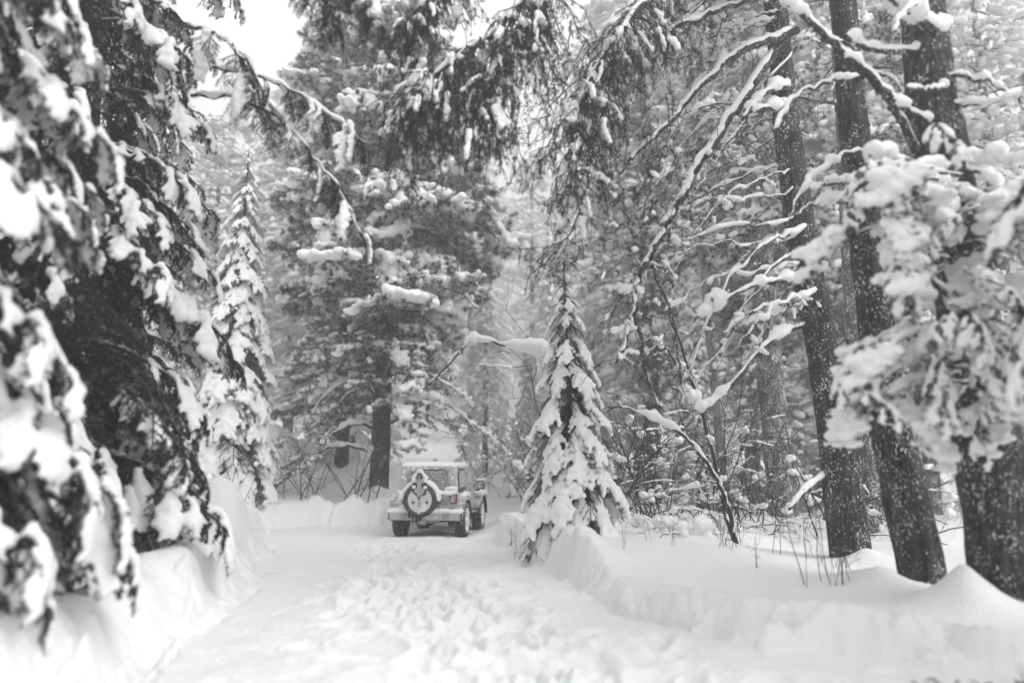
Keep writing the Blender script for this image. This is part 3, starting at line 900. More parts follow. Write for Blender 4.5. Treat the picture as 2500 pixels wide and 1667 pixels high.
def hanging_spray(lo, P, n_tw, length, seed, tufts=0.5, snow=0.25, tw_r=0.007, droop=1.9, nl=0.05, nn=18, t0=0.1, out=0.7, puff=0.07, sub=5, name='hanging_twigs', mat0=None):
    """thin drooping twigs with needle tufts hung all along a limb; returns sub-parts of the limb"""
    rs = np.random.default_rng(seed)
    tw, sn = MB(), MB(); cs, rr = [], []
    n = len(P)
    for k in range(n_tw):
        u = (t0 + (1 - t0) * rs.random()) * (n - 1.001); i = int(u); p = P[i] + (P[i + 1] - P[i]) * (u - i)
        a = rs.uniform(0, 2 * PI)
        d = np.array([math.cos(a) * out, math.sin(a) * out * 0.7, rs.uniform(-0.6, 0.25)]); d /= np.linalg.norm(d)
        l = length * rs.uniform(0.35, 1.1)
        Q = curl(p, d, l, 11, droop, 0.2, rs)
        tube(tw, Q, np.linspace(tw_r, tw_r * 0.42, 11), 4, 1, cap=False)
        tips = []
        for q in range(sub):
            j = rs.integers(2, 10)
            dd = rs.normal(0, 0.7, 3) + (Q[j] - Q[j - 1]) / np.linalg.norm(Q[j] - Q[j - 1]) * 0.5 + np.array([0, 0, -0.25]); dd /= np.linalg.norm(dd)
            W = curl(Q[j], dd, l * rs.uniform(0.12, 0.34), 6, droop * 0.6, 0.28, rs)
            tube(tw, W, np.linspace(tw_r * 0.55, tw_r * 0.3, 6), 3, 1, cap=False)
            tips += [W[5], W[3]]
        tips += [Q[10], Q[8], Q[6]]
        tips = np.array(tips)
        keep = tips[rs.random(len(tips)) < tufts]
        if len(keep):
            needles(tw, keep, np.tile([0, 0, -0.45], (len(keep), 1)), nl, 0.005, 0.75, nn)
            dense = keep[rs.random(len(keep)) < 0.3]
            for c in dense:     # shaggy needle-clad shoots
                W = curl(c, np.array([rs.normal(0, .4), rs.normal(0, .3), -1]), rs.uniform(0.08, 0.2), 5, 0.5, 0.15, rs)
                needles(tw, np.repeat(W, 12, 0), np.tile([0, 0, -0.5], (60, 1)), nl * 0.8, 0.005, 0.8, 1)
        if rs.random() < snow * 4:
            i0 = rs.integers(0, 6); r = puff * rs.uniform(0.25, 0.55)
            for v in np.linspace(i0, i0 + rs.uniform(1.5, 4), 9):
                i = min(9, int(v)); cs.append(Q[i] + (Q[i + 1] - Q[i]) * (v - i) + rs.normal(0, r * 0.25, 3) + [0, 0, r * 0.6]); rr.append(r * rs.uniform(0.6, 1.25))
    me = tw.mesh(name, [mat0 or NEEDLE, TWIG])
    o = link(name, me, lo)
    if cs:
        blobs(sn, cs, rr, 1.1, 0.0)
        link('snow_clump', remeshed(sn, 0.022, SNOW, 'snow_clump', 3), lo)['kind'] = 'stuff'
    o['kind'] = 'stuff'
    return o

def bare_bush(seed, stems=6, height=2.4, spread=0.5, arch=0.6, levels=2, r=0.012, snow=0.5, th=0.045, fine=6, voxel=0.02):
    """leafless shrub: stems, branches, twigs; snow caught on what lies flat"""
    rs = np.random.default_rng(seed)
    tw, sn = MB(), MB(); cs, rr = [], []
    def grow(p, d, l, rad, lev):
        n = 10 if lev == 0 else 7
        Q = curl(p, d, l, n, arch * (1.0 if lev == 0 else 0.5), (0.13 if arch > 0 else 0.07) if lev == 0 else 0.2, rs)
        tube(tw, Q, np.linspace(rad, rad * 0.4, n), 4 if lev == 0 else 3, 0, cap=False)
        T = np.gradient(Q, axis=0); T /= np.linalg.norm(T, axis=1, keepdims=True)
        if rs.random() < snow * (1.3 if lev < 2 else 0.8):
            j0 = rs.uniform(0.15, 0.6) * n; j1 = min(n - 1.01, j0 + rs.uniform(0.25, 0.7) * n)
            k = max(4, int((j1 - j0) * l / n / (th * 0.45)))
            rd = th * rs.uniform(0.6, 1.2) * (1.0 if lev == 0 else 0.7)
            for u in np.linspace(j0, j1, k):
                i = int(u); p = Q[i] + (Q[min(n - 1, i + 1)] - Q[i]) * (u - i)
                fl = 1 - abs(T[i, 2]) * 0.85
                r2 = rd * fl * rs.uniform(0.8, 1.15) * min(1, 4 * min(u - j0, j1 - u) / (j1 - j0) + 0.45)
                if r2 > 0.009: cs.append(p + np.array([0, 0, r2 * 0.6])); rr.append(r2)
        if rs.random() < 0.05 * snow:
            i = rs.integers(n // 2, n)
            for q in range(8):
                r2 = th * rs.uniform(0.8, 1.9); w_ = rs.uniform(-1, 0.99); a_ = Q[i]; b_ = Q[max(0, i - 1)]
                cs.append(a_ + (a_ - b_) * w_ * 0.9 + rs.normal(0, th * 0.6, 3) * [1, 1, .4] + [0, 0, r2 * 0.5]); rr.append(r2)
        if lev < levels:
            for q in range(fine if lev == 0 else 3):
                j = rs.integers(max(1, n // 4), n)
                dd = T[j] * 0.9 + rs.normal(0, 0.55, 3) + np.array([0, 0, 0.15]); dd /= np.linalg.norm(dd)
                grow(Q[j], dd, l * rs.uniform(0.25, 0.5), rad * 0.5, lev + 1)
    for k in range(stems):
        a = rs.uniform(0, 2 * PI)
        d = np.array([math.cos(a) * spread, math.sin(a) * spread, 1.0]); d /= np.linalg.norm(d)
        grow(np.array([rs.normal(0, 0.1), rs.normal(0, 0.1), -0.1]), d, height * rs.uniform(0.6, 1.15), r * rs.uniform(0.7, 1.2), 0)
    fm = tw.mesh('branches', TWIG)
    if not cs: return fm, None
    blobs(sn, cs, rr, 0.9, 0, True)
    return fm, remeshed(sn, voxel, SNOW, 'snow_load', 2)

def place_bush(name, proto, px, d, label, cat, group=None, rz=None, scale=1.0, x=None):
    x = (px - CX) / F_PX * d if x is None else x
    root = thing(name, label, cat, (x, d, gz(x, d)), random.uniform(0, 6.28) if rz is None else rz, group)
    link('branches', proto[0], root, None, None, scale)['kind'] = 'stuff'
    if proto[1]: link('snow_load', proto[1], root, None, None, scale)['kind'] = 'stuff'
    return root

# low arching limbs of the tall pine
for q, (pts, th) in enumerate((
        ([(872, 925, 24), (835, 880, 23.6), (795, 872, 23.3), (745, 910, 23.0), (695, 985, 22.8), (668, 1010, 22.7)], 0.13), ([(900, 945, 24), (950, 918, 23.6), (1005, 918, 23.3), (1060, 950, 23.1), (1095, 985, 23)], 0.12),
        ([(900, 970, 24), (950, 945, 23.5), (1000, 958, 23.2), (1020, 968, 23.1)], 0.12), ([(868, 985, 24), (820, 972, 23.6), (770, 990, 23.3), (700, 1060, 23.0)], 0.10),
        ([(868, 1040, 24), (800, 1025, 23.6), (740, 1035, 23.3), (690, 1090, 23.1)], 0.12), ([(868, 835, 24), (820, 828, 23.5), (770, 850, 23.2), (735, 890, 23)], 0.08),
        ([(895, 860, 24), (960, 850, 23.5), (1040, 890, 23.2)], 0.08), ([(868, 880, 24), (800, 905, 23.5), (760, 960, 23.3)], 0.07), ([(898, 665, 24), (960, 650, 23.4), (1060, 652, 23.0)], 0.10),
        ([(866, 660, 24), (800, 640, 23.4), (740, 665, 23.0)], 0.10), ([(870, 560, 24), (800, 530, 23.4), (745, 550, 23.1)], 0.08))):
    lo, P = limb(MAIN_PINE, [p23(*p) for p in pts], 0.06, 0.018, th, seed=40 + q, n=24, wob=0.02)
    T = P[-1] - P[-5]; az = math.atan2(T[1], T[0])
    for k in range(3):
        add_bough(MAIN_PINE, PINE[(q + k) % 5], tuple(P[(-3, -8, -13)[k]]), az + (0.0, 0.8, -0.8)[k], -0.35, 0, (0.42, 0.34, 0.3)[k])

# ------------------------------------------------------------------ pines on the right
def pine(name, label, pts, R, sides=26, mats=None, top=14.0, crown=26, crown_from=9.5, seed=0, cat='pine tree', bark=0.09):
    b = Vector(pts[0]); root = thing(name, label, cat, b)
    P = [Vector(p) - b for p in pts]
    P[0] = P[0] - (P[1] - P[0]).normalized() * 0.8
    e = P[-1]; d = (P[-1] - P[-2]).normalized()
    k = max(0.5, (top - e.z) / max(d.z, 0.3))
    P.append(e + d * k)
    link('trunk', trunk_mesh([tuple(p) for p in P], R + [R[-1] * 0.25], sides, mats or BARK, bark, seed, 60), root)
    rs = random.Random(seed); az = 0
    for i in range(crown):
        h = crown_from - b.z + (P[-1].z - crown_from + b.z) * (i + 0.5) / crown
        f = np.array([tuple(p) for p in P]); z = f[:, 2]
        loc = (np.interp(h, z, f[:, 0]), np.interp(h, z, f[:, 1]), h)
        az += 2.39996
        add_bough(root, rs.choice(PINE), loc, az, rs.uniform(-0.1, 0.3), 0, rs.uniform(0.7, 1.05) * (1.1 - 0.5 * i / crown))
    return root

T1 = pine('pine_tree', 'leaning pine with long arching snow covered limbs, right of the small fir',
          [p23(1952, 1250, 11.8), p23(1905, 900, 11.9), p23(1850, 600, 12), p23(1812, 330, 12.1), p23(1790, 100, 12.2)], [0.31, 0.265, 0.245, 0.23, 0.215, 0.2], seed=11, crown_from=10.5, crown=9)
limb(T1, [p23(1830, 70, 12.1), p23(1760, 95, 11.6), p23(1680, 135, 11.2), p23(1600, 205, 10.9), p23(1545, 275, 10.7), p23(1480, 335, 10.5), p23(1425, 400, 10.4)], 0.07, 0.018, 0.085, seed=1)
l2, P2 = limb(T1, [p23(1790, 100, 12.1), p23(1725, 200, 11.6), p23(1660, 295, 11.2), p23(1600, 385, 10.9), p23(1545, 485, 10.7), p23(1510, 560, 10.6), p23(1472, 625, 10.6),
                   p23(1456, 720, 10.6), p23(1440, 780, 10.5), p23(1412, 835, 10.5)], 0.085, 0.02, 0.075, seed=2, n=46)
limb(T1, [p23(1457, 730, 10.6), p23(1475, 790, 10.6), p23(1482, 850, 10.6), p23(1500, 900, 10.7), p23(1515, 935, 10.8)], 0.035, 0.01, 0.03, seed=3, n=18)
limb(T1, [p23(1497, 610, 10.6), p23(1530, 690, 10.7), p23(1552, 770, 10.8), p23(1560, 850, 10.9), p23(1572, 905, 11.0)], 0.028, 0.008, 0.02, seed=4, n=18)
hanging_spray(l2, P2, 80, 0.8, 5, tufts=0.05, snow=0.12, t0=0.15, droop=1.2, puff=0.08)
limb(T1, [p23(1805, 250, 12.0), p23(1770, 250, 11.6), p23(1712, 256, 11.1)], 0.06, 0.04, 0.11, seed=5, n=14, wob=0.0)
limb(T1, [p23(1815, 200, 12.0), p23(1775, 205, 11.5), p23(1735, 235, 11.2), p23(1705, 275, 11.0)], 0.05, 0.03, 0.1, seed=6, n=14, wob=0.005)
limb(T1, [p23(1845, 640, 12.0), p23(1790, 645, 11.6), p23(1735, 655, 11.3), p23(1670, 685, 11.0), p23(1597, 732, 10.8)], 0.045, 0.012, 0.12, seed=7, n=22, wob=0.005)
limb(T1, [p23(1870, 740, 12.0), p23(1800, 765, 11.6), p23(1745, 805, 11.3), p23(1690, 870, 11.1), p23(1640, 920, 11.0), p23(1590, 945, 10.9)], 0.04, 0.012, 0.085, seed=8, n=26, wob=0.005)
limb(T1, [p23(1900, 1090, 11.9), p23(1850, 1125, 11.5), p23(1812, 1170, 11.3)], 0.04, 0.02, 0.07, seed=9, n=12, wob=0.0)
limb(T1, [p23(1840, 580, 12.0), p23(1790, 600, 11.7), p23(1740, 650, 11.4), p23(1700, 680, 11.2)], 0.03, 0.01, 0.05, seed=10, n=14)
limb(T1, [p23(1830, 110, 12.1), p23(1770, 180, 11.6), p23(1720, 260, 11.3), p23(1660, 350, 11.1), p23(1610, 420, 11.0), p23(1560, 470, 10.9)], 0.03, 0.008, 0.03, seed=12, n=24)
# limbs that reach over the road above the frame and hang into it
h1, H1 = limb(T1, [p23(1780, -60, 12.1), p23(1640, -60, 11.0), p23(1520, -20, 10.2), p23(1440, 50, 9.8), p23(1380, 130, 9.6), p23(1345, 220, 9.5), p23(1330, 300, 9.5), p23(1320, 420, 9.5)], 0.07, 0.012, 0.03, seed=21, n=40)
hanging_spray(h1, H1, 170, 1.3, 31, tufts=0.36, snow=0.09, tw_r=0.009, nn=20, t0=0.25, droop=3.6, out=0.75, puff=0.085)
h2, H2 = limb(T1, [p23(1770, -150, 12.2), p23(1500, -170, 10.8), p23(1330, -110, 9.8), p23(1230, -20, 9.3), p23(1140, 70, 9.1), p23(1050, 130, 9.0), p23(985, 190, 9.0), p23(950, 240, 9.0)], 0.075, 0.012, 0.06, seed=22, n=44)
hanging_spray(h2, H2, 150, 1.3, 32, tufts=0.45, snow=0.10, tw_r=0.009, nl=0.055, t0=0.45, droop=3.8, out=0.7, nn=26, puff=0.09)
h5, H5 = limb(T1, [p23(1560, -150, 11.0), p23(1330, -70, 9.7), p23(1230, 20, 9.3), p23(1165, 110, 9.1), p23(1120, 200, 9.0), p23(1100, 290, 9.0)], 0.045, 0.010, 0.04, seed=25, n=34)
hanging_spray(h5, H5, 130, 1.15, 35, tufts=0.45, snow=0.10, tw_r=0.009, nl=0.055, t0=0.3, droop=3.6, out=0.7, nn=26, puff=0.085)
h6, H6 = limb(T1, [p23(1500, -180, 11.2), p23(1200, -150, 9.9), p23(1050, -60, 9.4), p23(960, 20, 9.2), p23(930, 80, 9.2)], 0.05, 0.012, 0.04, seed=26, n=34)
hanging_spray(h6, H6, 80, 0.9, 36, tufts=0.5, snow=0.12, tw_r=0.009, nl=0.055, t0=0.45, droop=3.6, out=0.7, nn=26, puff=0.085)
h3, H3 = limb(T1, [p23(1790, -20, 12.1), p23(1660, 20, 11.0), p23(1560, 60, 10.4), p23(1480, 90, 10.1), p23(1400, 160, 9.9), p23(1360, 260, 9.8)], 0.05, 0.01, 0.05, seed=23, n=34)
hanging_spray(h3, H3, 80, 0.9, 33, tufts=0.25, snow=0.05, t0=0.2, droop=2.0)
h4, H4 = limb(T1, [p23(1420, 80, 9.8), p23(1385, 240, 9.7), p23(1355, 360, 9.7), p23(1340, 460, 9.7), p23(1290, 560, 9.8), p23(1230, 620, 9.9)], 0.018, 0.006, 0.0, seed=24, n=30)
hanging_spray(h4, H4, 60, 0.75, 34, tufts=0.25, snow=0.03, t0=0.15, droop=1.0)

rsw = random.Random(99)
for q in range(34):
    y0 = rsw.uniform(-120, 700); f = min(1, max(0, (y0 - 100) / 1150)); x0 = 1790 + 162 * f + 30 * math.sin(f * 3)
    ln = rsw.uniform(130, 460); dy = rsw.uniform(0.1, 1.2); dd = rsw.uniform(-2.2, 1.4)
    pts = [p23(x0, y0, 12.0), p23(x0 - ln * 0.3, y0 + ln * 0.06, 12 - dd * .4), p23(x0 - ln * 0.65, y0 + ln * 0.32 * dy, 12 - dd * .8), p23(x0 - ln, y0 + ln * dy, 12 - dd)]
    lo, P = limb(T1, pts, 0.017, 0.005, rsw.uniform(0.02, 0.05), seed=200 + q, n=24, wob=0.03)
    hanging_spray(lo, P, 12, 0.6, 400 + q, tufts=0.1, snow=0.12, tw_r=0.006, droop=0.9, t0=0.25, puff=0.07)

for q in range(14):
    x0, y0 = rsw.uniform(1300, 1560), rsw.uniform(60, 420); a = rsw.uniform(-0.9, 0.35); ln = rsw.uniform(160, 380)
    pts = [p23(x0, y0, 10.0), p23(x0 + ln * .25 * a, y0 + ln * .35, 9.9), p23(x0 + ln * .6 * a, y0 + ln * .7, 9.8), p23(x0 + ln * a * 1.1, y0 + ln * .9, 9.8)]
    lo, P = limb(T1, pts, 0.009, 0.004, 0.0, seed=300 + q, n=22, wob=0.06, name='twig')
    hanging_spray(lo, P, 14, 0.45, 500 + q, tufts=0.12, snow=0.04, tw_r=0.005, droop=1.0, t0=0.1, puff=0.06)

T2 = pine('pine_tree', 'mid sized pine trunk between the two dark trunks at the right edge of the plateau',
          [p23(2118, 1320, 9.5), p23(2075, 1100, 9.55), p23(2040, 960, 9.6), p23(1995, 600, 9.8), p23(1960, 280, 10.0), p23(1940, 60, 10.1)], [0.30, 0.26, 0.24, 0.22, 0.2, 0.19, 0.17], seed=12, crown=6)
T3 = pine('pine_tree', 'thickest pine trunk, dark and snow specked, at the right edge',
          [p23(2330, 1370, 8.1), p23(2290, 1150, 8.15), p23(2245, 850, 8.2), p23(2190, 500, 8.35), p23(2140, 200, 8.5), p23(2115, 0, 8.6)], [0.40, 0.35, 0.31, 0.29, 0.27, 0.25, 0.23], seed=13, crown=6, crown_from=9.5)
limb(T3, [p23(2150, 300, 8.4), p23(2080, 255, 8.2), p23(2010, 190, 8.1), p23(1935, 120, 8.0), p23(1870, 60, 8.0), p23(1800, 0, 8.0), p23(1730, -60, 8.0)], 0.06, 0.03, 0.1, seed=31, n=34)
limb(T3, [p23(2110, 360, 8.4), p23(2060, 260, 8.2), p23(2000, 170, 8.1), p23(1990, 165, 8.1)], 0.05, 0.03, 0.04, seed=32, n=16)
limb(T3, [p23(2170, 90, 8.5), p23(2090, 30, 8.0), p23(2020, -30, 7.7)], 0.06, 0.04, 0.1, seed=33, n=14)
limb(T3, [p23(2130, 120, 8.5), p23(2010, 115, 8.2), p23(1940, 85, 8.0)], 0.04, 0.03, 0.07, seed=34, n=14)
limb(T3, [p23(2270, 740, 8.1), p23(2210, 700, 7.6), p23(2150, 660, 7.3), p23(2110, 620, 7.2)], 0.04, 0.02, 0.09, seed=35, n=14)
limb(T3, [p23(2230, 720, 8.0), p23(2290, 690, 7.5), p23(2360, 660, 7.2), p23(2440, 650, 7)], 0.04, 0.02, 0.07, seed=36, n=14)
for q in range(16):
    T_, xb, db = (T2, 2000, 9.7) if q % 2 else (T3, 2190, 8.3)
    y0 = rsw.uniform(-30, 520); x0 = xb + (T_ is T2) * (40 - y0 * 0.0) * 0 + (y0 - 300) * 0.14; side = rsw.choice((-1, -1, 1)); ln = rsw.uniform(90, 230); dy = rsw.uniform(-0.2, 0.9)
    limb(T_, [p23(x0, y0, db), p23(x0 + side * ln * .4, y0 + ln * 0.1 * dy, db - .3), p23(x0 + side * ln * .75, y0 + ln * .4 * dy, db - .6), p23(x0 + side * ln, y0 + ln * dy, db - .8)], 0.03, 0.008, rsw.uniform(0.04, 0.09), seed=260 + q, n=20, wob=0.03)
rs_ = random.Random(41)
def hang_boughs(root, spots, scale=(0.8, 1.1), protos=FIRBIG, pl=2.2):
    o0 = Vector(root.location)
    tp = np.array([list(p23(*q)) for q in ((2330, 1370, 8.1), (2290, 1150, 8.15), (2245, 850, 8.2), (2190, 500, 8.35), (2140, 200, 8.5), (2115, 0, 8.6))])
    for (x, y, d, az, ln, pit) in spots:
        e = p23(x, y, d); zt = e.z + rs_.uniform(0.05, 0.45)
        b = Vector((np.interp(zt, tp[:, 2], tp[:, 0]), np.interp(zt, tp[:, 2], tp[:, 1]), zt))
        m = b.lerp(e, 0.5) + Vector((0, 0, rs_.uniform(0.02, 0.15)))
        limb(root, [b, m, e + (e - m) * 0.12], 0.016, 0.007, rs_.uniform(0.015, 0.035), n=14, seed=rs_.randint(0, 900))
        add_bough(root, rs_.choice(protos), p23(x, y, d) - o0, az, pit, rs_.uniform(-0.3, 0.3), ln / pl)
hang_boughs(T3, [(2110, 385, 7.6, 3.5, 1.0, 0.15), (2070, 400, 7.3, 3.9, 0.8, 0.0), (2010, 420, 7.4, 3.5, 0.7, -0.5), (2050, 770, 7.3, 3.7, 0.9, -0.3), (2030, 780, 7.1, 4.0, 0.8, -0.5),
                 (2150, 840, 7.2, 4.4, 0.8, -0.4), (2180, 700, 7.0, 4.6, 0.8, -0.3), (2250, 640, 6.9, 4.9, 0.8, -0.4), (2140, 300, 7.6, 4.4, 0.8, -0.1), (2320, 780, 6.7, 4.2, 0.8, -0.4)])
spots = []
for q in range(95):
    x_, y_ = rs_.uniform(1930, 2360), rs_.uniform(390, 950)
    if (x_ < 2010 and 540 < y_ < 780) or (2080 < x_ < 2200 and 600 < y_ < 720): continue
    spots.append((x_, y_, rs_.uniform(6.9, 8.0), rs_.uniform(2.9, 5.6), rs_.uniform(0.35, 0.6), rs_.uniform(-0.9, -0.1)))
hang_boughs(T3, [(*q[:4], q[4] * 1.15, -0.3) for q in spots[:42]], protos=PINE_NEAR, pl=1.2)
hang_boughs(T3, [(x_, y_ - 25, d_ - 0.25, rs_.uniform(2.9, 4.9), rs_.uniform(0.5, 0.8), rs_.uniform(-0.6, 0.0)) for (x_, y_, d_, *_r) in spots[48:62]])
for q, (x_, y_, d_) in enumerate(((1960, 470, 7.6), (2080, 700, 7.4), (2000, 860, 7.6), (2250, 800, 7.2), (2200, 560, 7.4), (2330, 600, 7.0), (2120, 930, 7.5))):
    limb(T3, [p23(2230, y_ - 60, 8.2), p23((2230 + x_) / 2, y_ - 70, (8.2 + d_) / 2), p23(x_, y_, d_)], 0.03, 0.01, 0.05, seed=90 + q, n=16)
conifer('fir_tree', 'blurred snowy fir boughs crowding in at the right edge beside the camera', 'fir tree', 4.9, 5.2, 8.5, 1.75, FIRBIG, 70, 0.2, 2.6, power=1.0, pitch=(-0.1, 0.2), sizes=(0.75, 1.1), seed=21, snowy=0.7)
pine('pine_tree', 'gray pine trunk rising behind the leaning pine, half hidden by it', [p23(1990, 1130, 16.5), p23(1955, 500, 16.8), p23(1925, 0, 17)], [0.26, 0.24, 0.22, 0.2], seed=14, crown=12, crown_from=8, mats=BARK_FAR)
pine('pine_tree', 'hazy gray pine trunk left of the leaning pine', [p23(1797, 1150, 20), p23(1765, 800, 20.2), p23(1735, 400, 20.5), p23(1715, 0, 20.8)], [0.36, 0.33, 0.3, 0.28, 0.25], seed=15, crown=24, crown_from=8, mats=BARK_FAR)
pine('birch_tree', 'slender pale birch trunk among the dark conifers right of the road', [p23(1660, 1090, 21), p23(1632, 800, 21), p23(1615, 600, 21), p23(1590, 200, 21)], [0.12, 0.11, 0.10, 0.09, 0.08], seed=16, crown=0, mats=BIRCH, cat='birch tree', sides=14, bark=0.03)

# boughs of the left firs that hang into the frame
def overhang(root, limbs, seed):
    rs = random.Random(seed)
    for q, (pts, k, ln) in enumerate(limbs):
        lo, P = limb(root, pts, 0.024, 0.007, 0.034, seed=seed + q, n=24)
        for i in range(k):
            u = (0.2 + 0.8 * (i + rs.random()) / k) * (len(P) - 1.01)
            j = int(u); p = P[j]; T = P[j + 1] - P[j]
            az = math.atan2(T[1], T[0]) + rs.choice((-1, 1)) * rs.uniform(0.3, 1.1)
            b = add_bough(root, rs.choice(FIR), tuple(p), az, rs.uniform(-1.1, -0.5), rs.uniform(-0.3, 0.3), ln * rs.uniform(0.7, 1.2), rs.random() < (0.12 if q in (2, 3) else 0.28))
B_TREE = [o for o in SC.objects if o.get('label', '').startswith('dark tall fir behind')][0]
overhang(B_TREE, [([p23(430, 150, 9.4), p23(560, 165, 9.1), p23(680, 215, 8.9), p23(770, 270, 8.8), p23(850, 335, 8.7)], 24, 0.45),
                  ([p23(440, 220, 9.4), p23(560, 230, 9.1), p23(660, 290, 8.9), p23(730, 370, 8.8), p23(790, 450, 8.8), p23(835, 560, 8.8)], 26, 0.42),
                  ([p23(430, -260, 9.4), p23(600, -190, 8.4), p23(720, -100, 7.8), p23(810, -20, 7.5), p23(890, 50, 7.4)], 34, 0.5),
                  ([p23(430, -230, 9.4), p23(560, -200, 8.4), p23(660, -120, 7.9), p23(720, -30, 7.7), p23(760, 40, 7.6)], 22, 0.5),
                  ([p23(420, 60, 9.4), p23(500, 80, 8.8), p23(560, 140, 8.5), p23(600, 240, 8.4)], 9, 0.6)], 61)

# ------------------------------------------------------------------ shrubs and saplings
BUSH = [bare_bush(s, st, h, sp, ar, 2, r, sn, th) for s, st, h, sp, ar, r, sn, th in
        ((201, 7, 2.4, 0.7, 1.1, 0.013, 0.6, 0.036), (202, 6, 2.6, 0.5, 0.9, 0.014, 0.55, 0.04), (203, 8, 2.0, 0.9, 1.4, 0.012, 0.7, 0.042), (204, 5, 3.0, 0.4, 0.8, 0.016, 0.5, 0.038))]
TWIGGY = [bare_bush(s, st, h, sp, ar, 2, r, 0.0, 0.02, 4) for s, st, h, sp, ar, r in
          ((211, 3, 2.1, 0.4, -0.1, 0.018), (212, 4, 1.8, 0.55, -0.2, 0.016), (213, 2, 2.4, 0.35, -0.1, 0.02))]
STICK = [bare_bush(s, 2, 1.0, 0.2, -0.25, 2, 0.0065, 0.0, 0.02, 3) for s in (221, 222, 223)]
MOUND = bare_bush(231, 14, 1.0, 1.2, 2.4, 1, 0.01, 1.3, 0.10, 4)
THICK = [(1420, 14.5, 1.0), (1470, 16.5, 1.15), (1520, 15.2, 1.0), (1555, 17.5, 1.2), (1600, 15.8, 1.1), (1640, 18.5, 1.3), (1680, 16.8, 1.1), (1730, 18.5, 1.2), (1770, 15.5, 0.95), (1820, 17.5, 1.1),
         (1870, 15.8, 0.9), (1440, 20, 1.4), (1500, 22, 1.6), (1580, 21, 1.4), (1650, 23, 1.5), (1750, 21, 1.4), (1850, 20.5, 1.3), (1480, 18.5, 1.3), (1930, 18, 1.1), (2010, 15, 1.0), (2080, 17, 1.2),
         (1290, 27, 1.1), (1220, 29, 1.2), (1180, 31, 1.3), (1140, 30, 1.1), (1330, 30, 1.5), (2200, 14, 1.0), (2160, 19, 1.2), (1985, 21, 1.4)]
for i, (px_, d, k) in enumerate(THICK):
    w_ = 'behind the vehicle' if px_ < 1350 else 'close behind the small fir on its right' if px_ < 1560 else 'in front of the leaning pine' if px_ < 1790 else 'among the trunks at the right'
    place_bush('bare_shrub', BUSH[i % 4], px_, d, ('tall ' if k > 1.25 else 'low ') + 'leafless snow caught shrub ' + w_, 'shrub', 'bare snowy shrubs ' + w_, None, k)
LEFTS = [(640, 22.6, 1.0), (665, 23.5, 0.9), (700, 22.8, 0.85), (735, 22.9, 1.0), (770, 23.6, 1.0), (800, 23, 0.95), (845, 23.2, 1.05), (875, 22.6, 1.0), (905, 22.9, 1.0), (615, 24, 1.0), (560, 19, 0.9)]
for i, (px_, d, k) in enumerate(LEFTS):
    place_bush('bare_sapling', TWIGGY[i % 3], px_, d, 'thin leafless sapling poking out of the snow left of the tall pine', 'sapling', 'bare saplings left of the tall pine', None, k)
for i in range(16):
    px_ = random.uniform(1740, 2080); d = random.uniform(9.2, 12.4)
    place_bush('bare_sapling', STICK[i % 3], px_, d, 'thin bare stem sticking out of the smooth snow in front of the leaning pine', 'sapling', 'bare stems in the snow on the right', None, random.uniform(0.6, 1.15))
for i, (px_, d) in enumerate(((1268, 13.6), (1300, 13.2), (1240, 14.2), (1520, 11.4), (1575, 12.0), (1640, 11.6))):
    place_bush('bare_sapling', STICK[i % 3], px_, d, ('short bare twig on the bank between vehicle and small fir', 'short bare twig in the snow right of the small fir')[i > 2], 'sapling', ('twigs left of the small fir', 'twigs right of the small fir')[i > 2], None, 0.6)
place_bush('buried_shrub', MOUND, 1640, 12.9, 'low shrub bent into a rounded mound under thick snow, right of the small fir', 'shrub', None, 0.4, 1.0)
place_bush('buried_shrub', MOUND, 1560, 14.6, 'low snow buried shrub behind the rounded mound', 'shrub', None, 2.4, 0.9)

def bent(label, limbs, name='bent_sapling', cat='sapling'):
    b = Vector(limbs[0][0][0]); root = thing(name, label, cat, b)
    for q, (pts, r0, r1, sn, ft, tt) in enumerate(limbs):
        if q == 0: pts = [pts[0] + (pts[0] - pts[1]).normalized() * 0.6] + list(pts)
        lo, P = limb(root, pts, r0, r1, sn, name='stem' if q == 0 else 'branch', seed=70 + q + len(label), n=40, from_t=ft, to_t=tt, mats=TWIG, wob=0.012)
        hanging_spray(lo, P, 16, 0.7, 300 + q + len(label), tufts=0.0, snow=0.12, tw_r=0.006, droop=0.6, t0=0.3, out=0.9, name='twigs', puff=0.08)
    return root
bent('arching sapling weighed down by a long ridge of snow, right of the small fir',
     [([p23(1690, 1240, 13.5), p23(1672, 1160, 13.5), p23(1640, 1090, 13.4), p23(1590, 1020, 13.3), p23(1520, 970, 13.2), p23(1450, 940, 13.1), p23(1395, 935, 13.0)], 0.045, 0.012, 0.075, 0.2, 0.95)])
bent('crooked sapling carrying big snow lumps at its fork behind the arching sapling',
     [([p23(1684, 1236, 14.0), p23(1660, 1150, 14.0), p23(1628, 1010, 14.0), p23(1606, 930, 14.0), p23(1575, 830, 14.0), p23(1540, 720, 14.0), p23(1500, 620, 14.0)], 0.05, 0.014, 0.03, 0.1, 0.6),
      ([p23(1612, 950, 14.0), p23(1600, 925, 13.9), p23(1570, 900, 13.7), p23(1545, 890, 13.6)], 0.02, 0.01, 0.15, 0.0, 1.0),
      ([p23(1606, 880, 14.0), p23(1580, 860, 13.9), p23(1560, 845, 13.8)], 0.02, 0.01, 0.13, 0.0, 1.0),
      ([p23(1560, 850, 14.0), p23(1530, 800, 13.8), p23(1500, 780, 13.6), p23(1470, 790, 13.5)], 0.02, 0.008, 0.06, 0.0, 0.9)])
